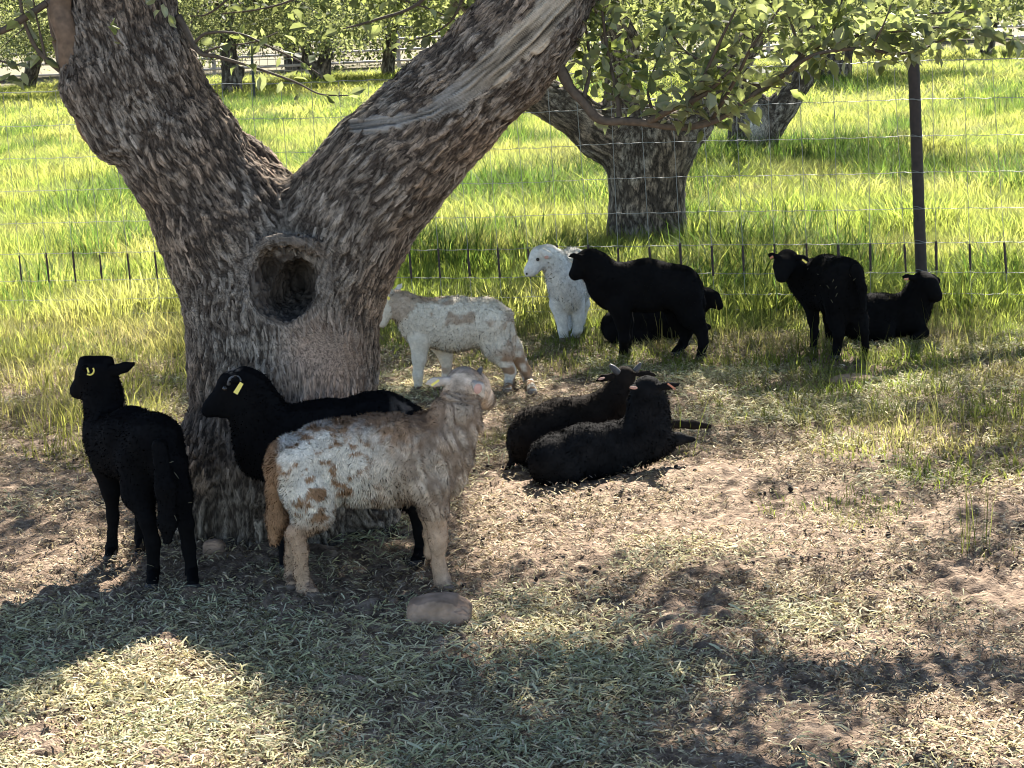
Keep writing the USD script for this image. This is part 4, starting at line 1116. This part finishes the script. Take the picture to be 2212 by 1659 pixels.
def spotted(v, tg, q, r):
    u, w, _ = project(v)
    wht = np.array([.74, .67, .57]); tan = np.array([.31, .18, .10]); crm = np.array([.60, .47, .355]); leg = np.array([.44, .295, .195])
    wv = v + .03 * np.stack([meshkit.noise(v * 22, q_) for q_ in (1, 2, 3)], 1)
    n = .55 * meshkit.noise(wv * 30, 8) + .45 * meshkit.noise(wv * 66, 9) + r.normal(0, .035, len(v)); n2 = meshkit.noise(v * 45, 6)
    hind = np.clip((870 - u) / 110, 0, 1)[:, None]
    top = np.clip((985 - w) / 60, 0, 1) * np.clip((u - 612) / 30, 0, 1)
    ham = np.exp(-((u - 675) / 42) ** 2 - ((w - 1085) / 40) ** 2)
    lowb = np.clip((w - 1060) / 50, 0, 1) * np.clip((u - 760) / 50, 0, 1)
    thr = .575 - .13 * top - .18 * ham - .08 * lowb
    patch = (np.clip((n - thr) * 11, 0, 1))[:, None] * (.12 + .88 * hind)
    saddle = (np.clip((968 - w) / 50 + 2.4 * (n - .5), 0, 1) * np.clip((u - 650) / 60, 0, 1) * np.clip((990 - u) / 60, 0, 1) * .9)[:, None]
    front = crm * (.75 + .5 * n2[:, None]) * (.9 + .35 * (n[:, None] - .5))
    c = wht * (.85 + .3 * n2[:, None]) * hind + front * (1 - hind)
    c = c * (1 - patch) + tan * patch
    c = c * (1 - saddle) + tan * (.85 + .5 * n2[:, None]) * saddle
    c = c * (1 - .45 * lowb[:, None]) + .45 * lowb[:, None] * leg
    t_ = np.clip((612 + 22 * (n - .5) - u) / 14, 0, 1)[:, None] * (tg != "leg")[:, None]
    c = c * (1 - t_) + t_ * tan * (.9 + .4 * n[:, None])
    lg = np.clip((w - 1115) / 30, 0, 1); lg = np.maximum(lg, tg == "leg")[:, None]
    mott = leg * (.7 + .6 * n[:, None])
    c = c * (1 - lg) + mott * lg
    c = np.where((tg == "tail")[:, None], tan * (.9 + .4 * n[:, None]), c)
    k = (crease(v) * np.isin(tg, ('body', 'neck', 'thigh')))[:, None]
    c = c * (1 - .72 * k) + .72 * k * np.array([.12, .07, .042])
    c = np.where((tg == "head")[:, None], np.array([.50, .385, .29]) * (.0 + 2.0 * n[:, None]), c)
    c = np.where((tg == "ear")[:, None], np.array([.56, .46, .37]), c)
    return np.clip(c, 0.02, .8)

def cream(v, tg, q, r):
    u, w, _ = project(v)
    n = meshkit.fbm(v * [13, 13, 13], 3, 18)
    c = np.array([.60, .54, .45]) * (.85 + .3 * n[:, None])
    br = np.clip((n - .60) * 14, 0, 1) * .7
    br = np.maximum(br, np.clip(1 - np.hypot((u - 1100) / 22, (w - 720) / 60), 0, 1) * (n > .42))
    br = np.maximum(br, np.clip((w - 735) / 40, 0, 1) * np.clip((u - 1050) / 40, 0, 1) * np.clip((meshkit.noise(v * 36, 3) - .38) * 8, 0, 1))
    br = np.maximum(br, .55 * (tg == "neck"))
    br = np.clip(br, 0, 1)[:, None]
    return c * (1 - br) + br * np.array([.27, .17, .105])

def white(v, tg, q, r):
    n = meshkit.fbm(v * 12, 3, 28)[:, None]
    c = np.array([.62, .59, .54]) * (.85 + .3 * n)
    br = (np.clip((n[:, 0] - .55) * 9, 0, 1) * (tg == "leg") * .08)[:, None]
    return c * (1 - br) + br * np.array([.36, .26, .18])

VA = (.3437, 121, 743); VB = (.3437, 406, 760); VZ = (.3906, 777.6, 501); VH = (.2969, 1555, 484); VJ = (.2344, 1062.7, 760.3)

lamb("black lamb with its back turned, leftmost in front of the trunk, yellow ear tag", VA, 5.80, [
    ("body", .05, 1, [(330, 590, .30, 165), (470, 575, .17, 178), (625, 610, .04, 190)]),
    ("body", .05, 1, [(345, 700, .28, 140), (560, 740, .08, 165)]),
    ("neck", .05, 1, [(310, 500, .32, 140), (295, 330, .34, 122), (285, 235, .34, 112)]),
    ("head", .03, 1, [(285, 190, .33, 104), (215, 190, .34, 88), (150, 285, .37, 56), (128, 300, .38, 42)]),
    ("head", .02, 1, [(175, 110, .35, 40), (330, 108, .33, 38)]),
    ("ear", .012, 1.3, [(370, 165, .30, 42), (430, 148, .29, 36), (508, 120, .29, 12)]),
    ("ear", .012, 1.3, [(185, 150, .26, 30), (165, 150, .24, 18)]),
    ("thigh", .05, 1, [(520, 740, .06, 130), (520, 930, .05, 104), (575, 1110, .0, 62)]),
    ("leg", .02, 1, [(575, 1110, .0, 60), (610, 1250, .0, 52), (612, 1430, .02, 44), (605, 1550, None, 46)]),
    ("thigh", .05, 1, [(715, 760, .0, 128), (755, 940, -.01, 96), (815, 1130, -.02, 60)]),
    ("leg", .02, 1, [(815, 1130, -.02, 58), (835, 1280, .0, 48), (852, 1430, .0, 42), (868, 1550, None, 45)]),
    ("leg", .03, 1, [(310, 780, .28, 90), (345, 920, .28, 60), (358, 1080, .29, 40), (352, 1280, .3, 38), (342, 1370, None, 44)]),
    ("leg", .03, 1, [(480, 800, .34, 80), (525, 1000, .35, 42), (530, 1220, .36, 36), (532, 1342, None, 38)]),
    ("tail", .03, 1, [(650, 640, -.10, 60), (690, 900, -.14, 72), (702, 1120, -.13, 66), (700, 1235, -.12, 40)]),
], black, 1, fur=16000, furw=.0012, furlen=.007, extras=[("flecks", (480, 860, 600, 1450), 7), ("hoop", 212, 168, .235, 26, -40, 130, 6), ("tag", (196, 150, .23), (205, 180, .228), 6)])

lamb("black lamb standing between the trunk and the spotted lamb, yellow tag", VB, 5.98, [
    ("body", .05, 1.2, [(560, 560, 0, 235), (850, 540, 0, 240), (1200, 480, 0, 235), (1330, 505, 0, 215)]),
    ("body", .05, 1.2, [(470, 640, 0, 180), (1250, 600, 0, 220)]),
    ("neck", .05, 1.1, [(470, 500, -.01, 195), (410, 330, -.03, 168), (380, 240, -.04, 140)]),
    ("head", .03, 1.1, [(345, 195, -.05, 110), (275, 205, -.06, 84), (170, 335, -.07, 60), (128, 368, -.07, 50)]),
    ("head", .03, 1.1, [(330, 290, -.05, 105), (220, 370, -.06, 50)]),
    ("ear", .012, 1, [(330, 190, -.13, 30), (300, 175, -.155, 26), (262, 195, -.16, 14)]),
    ("leg", .03, 1, [(560, 800, -.05, 90), (590, 1000, -.05, 55), (600, 1200, -.05, 40), (612, 1375, None, 40)]),
    ("leg", .03, 1, [(650, 800, .06, 90), (670, 1000, .06, 55), (680, 1200, .06, 40), (690, 1340, None, 40)]),
    ("thigh", .05, 1, [(1290, 640, -.05, 170), (1340, 860, -.05, 110), (1430, 980, -.05, 60)]),
    ("leg", .02, 1, [(1430, 980, -.05, 58), (1460, 1140, -.04, 46), (1465, 1260, -.03, 42), (1435, 1352, None, 44)]),
    ("thigh", .05, 1, [(1290, 640, .06, 160), (1360, 860, .06, 100), (1440, 980, .06, 55)]),
    ("leg", .02, 1, [(1440, 980, .06, 55), (1460, 1140, .06, 42), (1470, 1240, .06, 38), (1455, 1325, None, 40)]),
    ("tail", .03, 1, [(1440, 430, 0, 50), (1500, 620, 0, 55), (1490, 800, 0, 40)]),
], rump_white, 2, fur=15000, furw=.0012, furlen=.008, extras=[("eye", 232, 232, -.125, 15), ("tag", (338, 196, -.165), (298, 262, -.17), 15),
    ("horn", [(255, 205, -.14, 12), (270, 170, -.15, 14), (310, 160, -.15, 14), (330, 185, -.15, 10)])])

lamb("tan and white spotted lamb standing side-on in the foreground", VB, 5.67, [
    ("body", .05, 1.25, [(690, 700, 0, 195), (860, 690, 0, 255), (1080, 690, 0, 285), (1300, 675, 0, 288), (1480, 665, 0, 285)]),
    ("body", .05, 1.2, [(1480, 690, 0, 262), (1585, 700, 0, 215)]),
    ("neck", .05, 1.15, [(1610, 560, 0, 215), (1690, 400, .02, 166), (1730, 270, .04, 134)]),
    ("head", .03, 1, [(1735, 212, .05, 128), (1795, 228, .09, 104), (1858, 288, .15, 64), (1893, 326, .17, 46)]),
    ("ear", .012, 1.6, [(1620, 185, .02, 38), (1550, 190, .0, 36), (1480, 200, -.01, 14)]),
    ("ear", .012, 1.3, [(1800, 200, -.02, 30), (1830, 225, -.035, 42), (1850, 275, -.04, 20)]),
    ("thigh", .05, 1.1, [(690, 730, -.04, 190), (760, 900, -.06, 155), (800, 1020, -.06, 105), (680, 1140, -.06, 66)]),
    ("leg", .02, 1, [(675, 1140, -.06, 70), (705, 1250, -.06, 54), (712, 1390, -.05, 50), (740, 1485, -.05, 58), (790, 1550, None, 44)]),
    ("thigh", .05, 1.1, [(700, 760, .06, 170), (760, 940, .07, 110), (660, 1130, .08, 60)]),
    ("leg", .02, 1, [(660, 1130, .08, 58), (655, 1300, .08, 50), (650, 1430, .08, 48), (660, 1500, None, 42)]),
    ("thigh", .05, 1, [(1530, 860, -.06, 135), (1552, 985, -.06, 88), (1562, 1060, -.06, 66)]),
    ("leg", .04, 1, [(1555, 1010, -.06, 62), (1572, 1165, -.06, 58), (1572, 1230, -.06, 46), (1575, 1340, -.05, 43), (1598, 1435, -.05, 51), (1640, 1500, None, 36)]),
    ("thigh", .05, 1, [(1500, 860, .07, 115), (1510, 1010, .07, 66)]),
    ("leg", .04, 1, [(1510, 1010, .07, 56), (1530, 1160, .07, 46), (1530, 1260, .08, 40), (1545, 1330, None, 34)]),
    ("tail", .03, 1, [(575, 620, 0, 80), (545, 720, 0, 66), (545, 880, 0, 60), (560, 1050, 0, 76), (540, 1190, 0, 46)]),
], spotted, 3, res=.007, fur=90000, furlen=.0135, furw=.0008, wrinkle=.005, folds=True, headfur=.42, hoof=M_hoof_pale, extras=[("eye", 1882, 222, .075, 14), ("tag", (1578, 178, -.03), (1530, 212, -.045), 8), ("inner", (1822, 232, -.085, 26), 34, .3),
    ("horn", [(1815, 150, .06, 22), (1835, 120, .06, 18), (1842, 98, .07, 10)])])

lamb("cream lamb with brown flecks walking behind the trunk, head half hidden", VZ, 8.65, [
    ("body", .05, 1.2, [(355, 500, 0, 142), (520, 508, 0, 152), (700, 490, 0, 138)]),
    ("neck", .05, 1.1, [(300, 455, 0, 105), (235, 410, 0, 82), (190, 388, 0, 70)]),
    ("head", .03, 1.1, [(155, 375, 0, 58), (140, 420, -.01, 52), (120, 495, -.02, 38)]),
    ("ear", .012, 1.4, [(150, 350, -.05, 20), (128, 330, -.06, 17), (122, 318, -.06, 9)]),
    ("ear", .012, 1.4, [(195, 335, .04, 18), (220, 300, .05, 15), (232, 284, .05, 7)]),
    ("leg", .03, 1, [(330, 600, -.04, 68), (328, 700, -.04, 42), (320, 790, -.04, 29), (325, 880, None, 28)]),
    ("leg", .03, 1, [(430, 600, .06, 70), (475, 690, .06, 40), (482, 790, .06, 28), (470, 860, None, 26)]),
    ("thigh", .05, 1.1, [(720, 530, -.03, 120), (760, 640, -.04, 78), (800, 710, -.04, 50)]),
    ("leg", .02, 1, [(800, 710, -.04, 48), (832, 770, -.04, 36), (825, 840, -.03, 30), (818, 895, None, 28)]),
    ("thigh", .05, 1.1, [(760, 530, .05, 100), (840, 640, .05, 55), (885, 710, .05, 40)]),
    ("leg", .02, 1, [(885, 710, .05, 40), (915, 770, .05, 35), (935, 830, .05, 31), (955, 905, None, 29)]),
    ("tail", .02, 1, [(815, 450, 0, 38), (840, 560, 0, 26), (850, 690, -.01, 18)]),
], cream, 4, hoof=M_hoof_pale, fur=22000, furlen=.010, furw=.0011, extras=[("eye", 97, 428, -.06, 8), ("tag", (135, 352, -.075), (165, 372, -.075), 9)])

lamb("white lamb facing the camera with its head turned left, by the fence", VZ, 9.83, [
    ("body", .05, 1, [(1145, 320, 0, 105), (1165, 270, .2, 112), (1172, 192, .42, 112)]),
    ("body", .05, 1, [(1150, 370, .02, 88), (1180, 320, .4, 100)]),
    ("neck", .05, 1, [(1120, 255, -.02, 100), (1080, 170, -.03, 82)]),
    ("head", .03, 1.05, [(1040, 130, -.04, 66), (1000, 140, -.05, 62), (950, 205, -.07, 38), (933, 222, -.07, 29)]),
    ("ear", .012, 1.2, [(1010, 105, -.1, 22), (1045, 130, -.12, 24)]),
    ("leg", .03, 1, [(1095, 400, 0, 54), (1115, 480, 0, 36), (1122, 540, 0, 28), (1130, 612, None, 30)]),
    ("leg", .03, 1, [(1200, 400, .02, 50), (1208, 480, .02, 36), (1205, 540, .02, 27), (1190, 598, None, 29)]),
    ("leg", .03, 1, [(1140, 400, .40, 60), (1165, 470, .42, 30), (1168, 570, None, 24)]),
    ("leg", .03, 1, [(1220, 400, .42, 60), (1222, 470, .44, 30), (1225, 560, None, 24)]),
], white, 5, hoof=M_hoof_pale, fur=16000, furlen=.010, furw=.0011, extras=[("eye", 983, 152, -.105, 10), ("inner", (1032, 140, -.15, 12), 9, 0), ("eye", 922, 232, -.095, 6)])

lamb("black lamb standing side-on in front of the white lamb", VZ, 9.25, [
    ("body", .05, 1.2, [(1410, 305, 0, 140), (1590, 295, 0, 145), (1765, 305, 0, 130)]),
    ("neck", .05, 1.1, [(1355, 265, 0, 115), (1300, 190, 0, 86), (1275, 165, 0, 72)]),
    ("head", .03, 1.1, [(1262, 160, 0, 64), (1235, 170, -.01, 56), (1200, 225, -.02, 38), (1186, 238, -.02, 30)]),
    ("ear", .012, 1.4, [(1215, 140, -.05, 20), (1180, 130, -.06, 16), (1148, 138, -.06, 7)]),
    ("leg", .03, 1, [(1430, 400, -.05, 75), (1455, 500, -.05, 45), (1462, 590, -.05, 31), (1458, 692, None, 28)]),
    ("leg", .03, 1, [(1440, 400, .06, 70), (1475, 500, .06, 40), (1480, 580, .06, 28), (1478, 660, None, 26)]),
    ("thigh", .05, 1.1, [(1795, 360, -.04, 105), (1830, 460, -.05, 70), (1885, 540, -.05, 42)]),
    ("leg", .02, 1, [(1885, 540, -.05, 40), (1900, 610, -.05, 30), (1890, 660, -.05, 26), (1882, 715, None, 27)]),
    ("thigh", .05, 1.1, [(1740, 370, .05, 100), (1760, 480, .05, 58), (1808, 550, .05, 38)]),
    ("leg", .02, 1, [(1808, 550, .05, 36), (1785, 620, .05, 28), (1745, 690, None, 27)]),
    ("tail", .02, 1, [(1868, 300, 0, 35), (1888, 390, 0, 26), (1893, 490, 0, 20)]),
], black, 6, fur=9000, furlen=.006, furw=.0013)

lamb("black lamb lying down behind the standing black one, head to the right", VZ, 9.72, [
    ("body", .05, 1, [(1420, 520, 0, 95), (1560, 515, 0, 105), (1740, 500, 0, 105)]),
    ("neck", .05, 1, [(1780, 470, 0, 85), (1860, 400, 0, 66), (1905, 365, 0, 56)]),
    ("head", .03, 1, [(1920, 360, 0, 54), (1950, 372, -.02, 45), (1985, 408, -.03, 27)]),
    ("ear", .012, 1.3, [(1900, 330, -.04, 18), (1880, 345, -.06, 14), (1868, 372, -.07, 7)]),
    ("leg", .03, 1, [(1780, 530, -.05, 60), (1870, 520, -.05, 36), (1925, 528, -.05, 22)]),
    ("leg", .03, 1, [(1420, 560, -.05, 70), (1560, 590, -.07, 40), (1640, 600, -.07, 25)]),
], black, 7, fur=7000, furlen=.007, furw=.0013, hooves=False)

lamb("black lamb flecked with hay seen from behind, head turned left, near the post", VH, 9.03, [
    ("body", .05, 1, [(660, 400, .28, 150), (780, 385, .15, 160), (895, 395, .02, 168)]),
    ("body", .05, 1, [(680, 490, .27, 130), (905, 530, .02, 150)]),
    ("neck", .05, 1, [(610, 400, .27, 125), (545, 330, .22, 100), (510, 300, .18, 88)]),
    ("head", .03, 1, [(490, 265, .16, 86), (462, 310, .11, 72), (452, 375, .07, 46), (450, 388, .06, 38)]),
    ("ear", .012, 1.4, [(420, 240, .1, 26), (375, 226, .09, 22), (335, 222, .09, 9)]),
    ("ear", .012, 1.4, [(560, 240, .12, 26), (610, 250, .11, 24), (648, 275, .1, 12)]),
    ("leg", .03, 1, [(665, 560, .26, 80), (680, 700, .26, 42), (690, 800, .24, 32), (680, 928, None, 30)]),
    ("leg", .03, 1, [(780, 560, .28, 70), (790, 700, .3, 38), (795, 860, None, 30)]),
    ("thigh", .05, 1, [(855, 560, .0, 105), (850, 700, .0, 72), (865, 800, -.03, 46)]),
    ("leg", .02, 1, [(865, 800, -.03, 46), (855, 890, 0, 36), (840, 990, None, 37)]),
    ("thigh", .05, 1, [(980, 560, .0, 95), (1020, 700, .0, 56), (1052, 790, -.02, 38)]),
    ("leg", .02, 1, [(1052, 790, -.02, 36), (1058, 880, 0, 29), (1060, 965, None, 30)]),
    ("tail", .03, 1, [(990, 330, -.08, 48), (1035, 470, -.1, 38), (1045, 640, -.1, 26)]),
], black, 8, fur=9000, furlen=.008, furw=.0013, extras=[("flecks", (640, 1060, 260, 880), 14), ("tag", (600, 258, .03), (632, 282, .03), 8), ("otag", (365, 250, .05), (388, 235, .05), 8)])

lamb("black lamb lying at the foot of the fence post, head raised to the right", VH, 9.45, [
    ("body", .05, 1, [(1000, 680, 0, 165), (1150, 670, 0, 165), (1340, 660, 0, 165)]),
    ("neck", .05, 1, [(1400, 620, -.02, 140), (1450, 520, -.03, 112), (1480, 440, -.04, 96)]),
    ("head", .03, 1, [(1480, 430, -.05, 88), (1520, 445, -.08, 72), (1565, 510, -.1, 48), (1580, 530, -.1, 38)]),
    ("ear", .012, 1.4, [(1420, 395, -.08, 28), (1360, 385, -.1, 24), (1318, 388, -.1, 11)]),
    ("ear", .012, 1.4, [(1545, 385, .0, 28), (1585, 410, .02, 22), (1590, 450, .03, 10)]),
    ("leg", .03, 1, [(1420, 720, -.06, 80), (1480, 790, -.1, 42), (1400, 830, -.14, 30)]),
    ("thigh", .05, 1, [(1040, 730, -.06, 130), (1200, 780, -.1, 70), (1250, 830, -.12, 32)]),
], black, 9, fur=8000, furlen=.008, furw=.0013, hooves=False, extras=[("otag", (1340, 402, -.15), (1372, 400, -.15), 8)])

lamb("dark lamb with two short horns lying behind its partner in the sun", VJ, 7.16, [
    ("body", .05, 1, [(390, 730, 0, 240), (650, 650, .05, 225), (960, 560, .1, 200)]),
    ("body", .05, 1, [(350, 860, 0, 215), (700, 860, .05, 200)]),
    ("neck", .05, 1, [(1060, 540, .1, 180), (1150, 420, .09, 140), (1190, 300, .09, 118)]),
    ("head", .03, 1, [(1220, 225, .09, 104), (1215, 260, .15, 92), (1205, 330, .21, 66)]),
    ("ear", .012, 1.5, [(1110, 225, .05, 38), (1030, 240, .03, 40), (935, 280, .02, 14)]),
    ("ear", .012, 1.5, [(1350, 205, .08, 34), (1440, 198, .07, 32), (1530, 216, .07, 12)]),
    ("thigh", .05, 1, [(330, 830, -.05, 185), (430, 950, -.06, 140)]),
    ("tail", .03, 1, [(210, 960, -.04, 50), (160, 1060, -.06, 36), (110, 1125, -.07, 16)]),
    ("leg", .03, 1, [(1350, 640, .12, 80), (1600, 660, .14, 55), (1850, 670, .16, 42), (2010, 682, .17, 30)]),
], brownblack, 10, fur=16000, furlen=.010, furw=.0012, hooves=False, extras=[
    ("horn", [(1160, 190, .06, 34), (1120, 150, .05, 30), (1085, 118, .05, 14)]), ("horn", [(1318, 180, .07, 30), (1350, 138, .07, 26), (1370, 100, .07, 11)]), ("inner", (1010, 245, -.03, 34), 12, -.25)])

lamb("black lamb lying with its head turned away, nearest of the resting pair", VJ, 6.88, [
    ("body", .05, 1, [(570, 985, 0, 245), (850, 905, .04, 240), (1160, 850, .08, 232)]),
    ("body", .05, 1, [(560, 1040, 0, 200), (1150, 960, .06, 190)]),
    ("neck", .05, 1, [(1390, 800, .09, 250), (1440, 620, .1, 200), (1440, 470, .1, 175), (1430, 400, .1, 155)]),
    ("head", .03, 1, [(1430, 350, .1, 140), (1410, 380, .18, 108), (1390, 430, .25, 72)]),
    ("ear", .012, 1.5, [(1560, 320, .06, 42), (1640, 310, .04, 44), (1735, 298, .03, 14)]),
    ("ear", .012, 1.3, [(1310, 320, .03, 32), (1280, 340, .0, 28)]),
    ("thigh", .05, 1, [(530, 1020, -.04, 180), (720, 1090, -.05, 130)]),
    ("body", .05, 1, [(1500, 790, .08, 190), (1600, 830, .1, 110)]),
    ("leg", .03, 1, [(1560, 830, .1, 90), (1720, 800, .12, 60), (1860, 805, .13, 32)]),
], greyblack, 11, fur=16000, furlen=.010, furw=.0012, hooves=False, extras=[("otag", (1620, 292, -.03), (1690, 345, -.035), 9), ("inner", (1305, 330, -.06, 38), 15, .1)])

# ------------------------------------------------------------------ each thing's origin stands at its own base
for prim in stage.GetPrimAtPath("/World").GetChildren():
    kids = [c for c in prim.GetChildren() if c.IsA(UsdGeom.Xformable)]
    if prim.GetTypeName() != "Xform" or not kids or UsdGeom.Xformable(prim).GetOrderedXformOps() or prim.GetName().startswith("back_row_tree"):
        continue
    pts = np.vstack([np.array(c.GetAttribute("points").Get()) for c in kids if c.GetTypeName() == "Mesh"])
    low = pts[pts[:, 2] < pts[:, 2].min() + .12]
    base = Gf.Vec3d(*map(float, (low[:, 0].mean(), low[:, 1].mean(), max(pts[:, 2].min(), 0.0))))
    UsdGeom.Xformable(prim).AddTranslateOp().Set(base)
    for c in kids:
        UsdGeom.Xformable(c).AddTranslateOp().Set(-base)
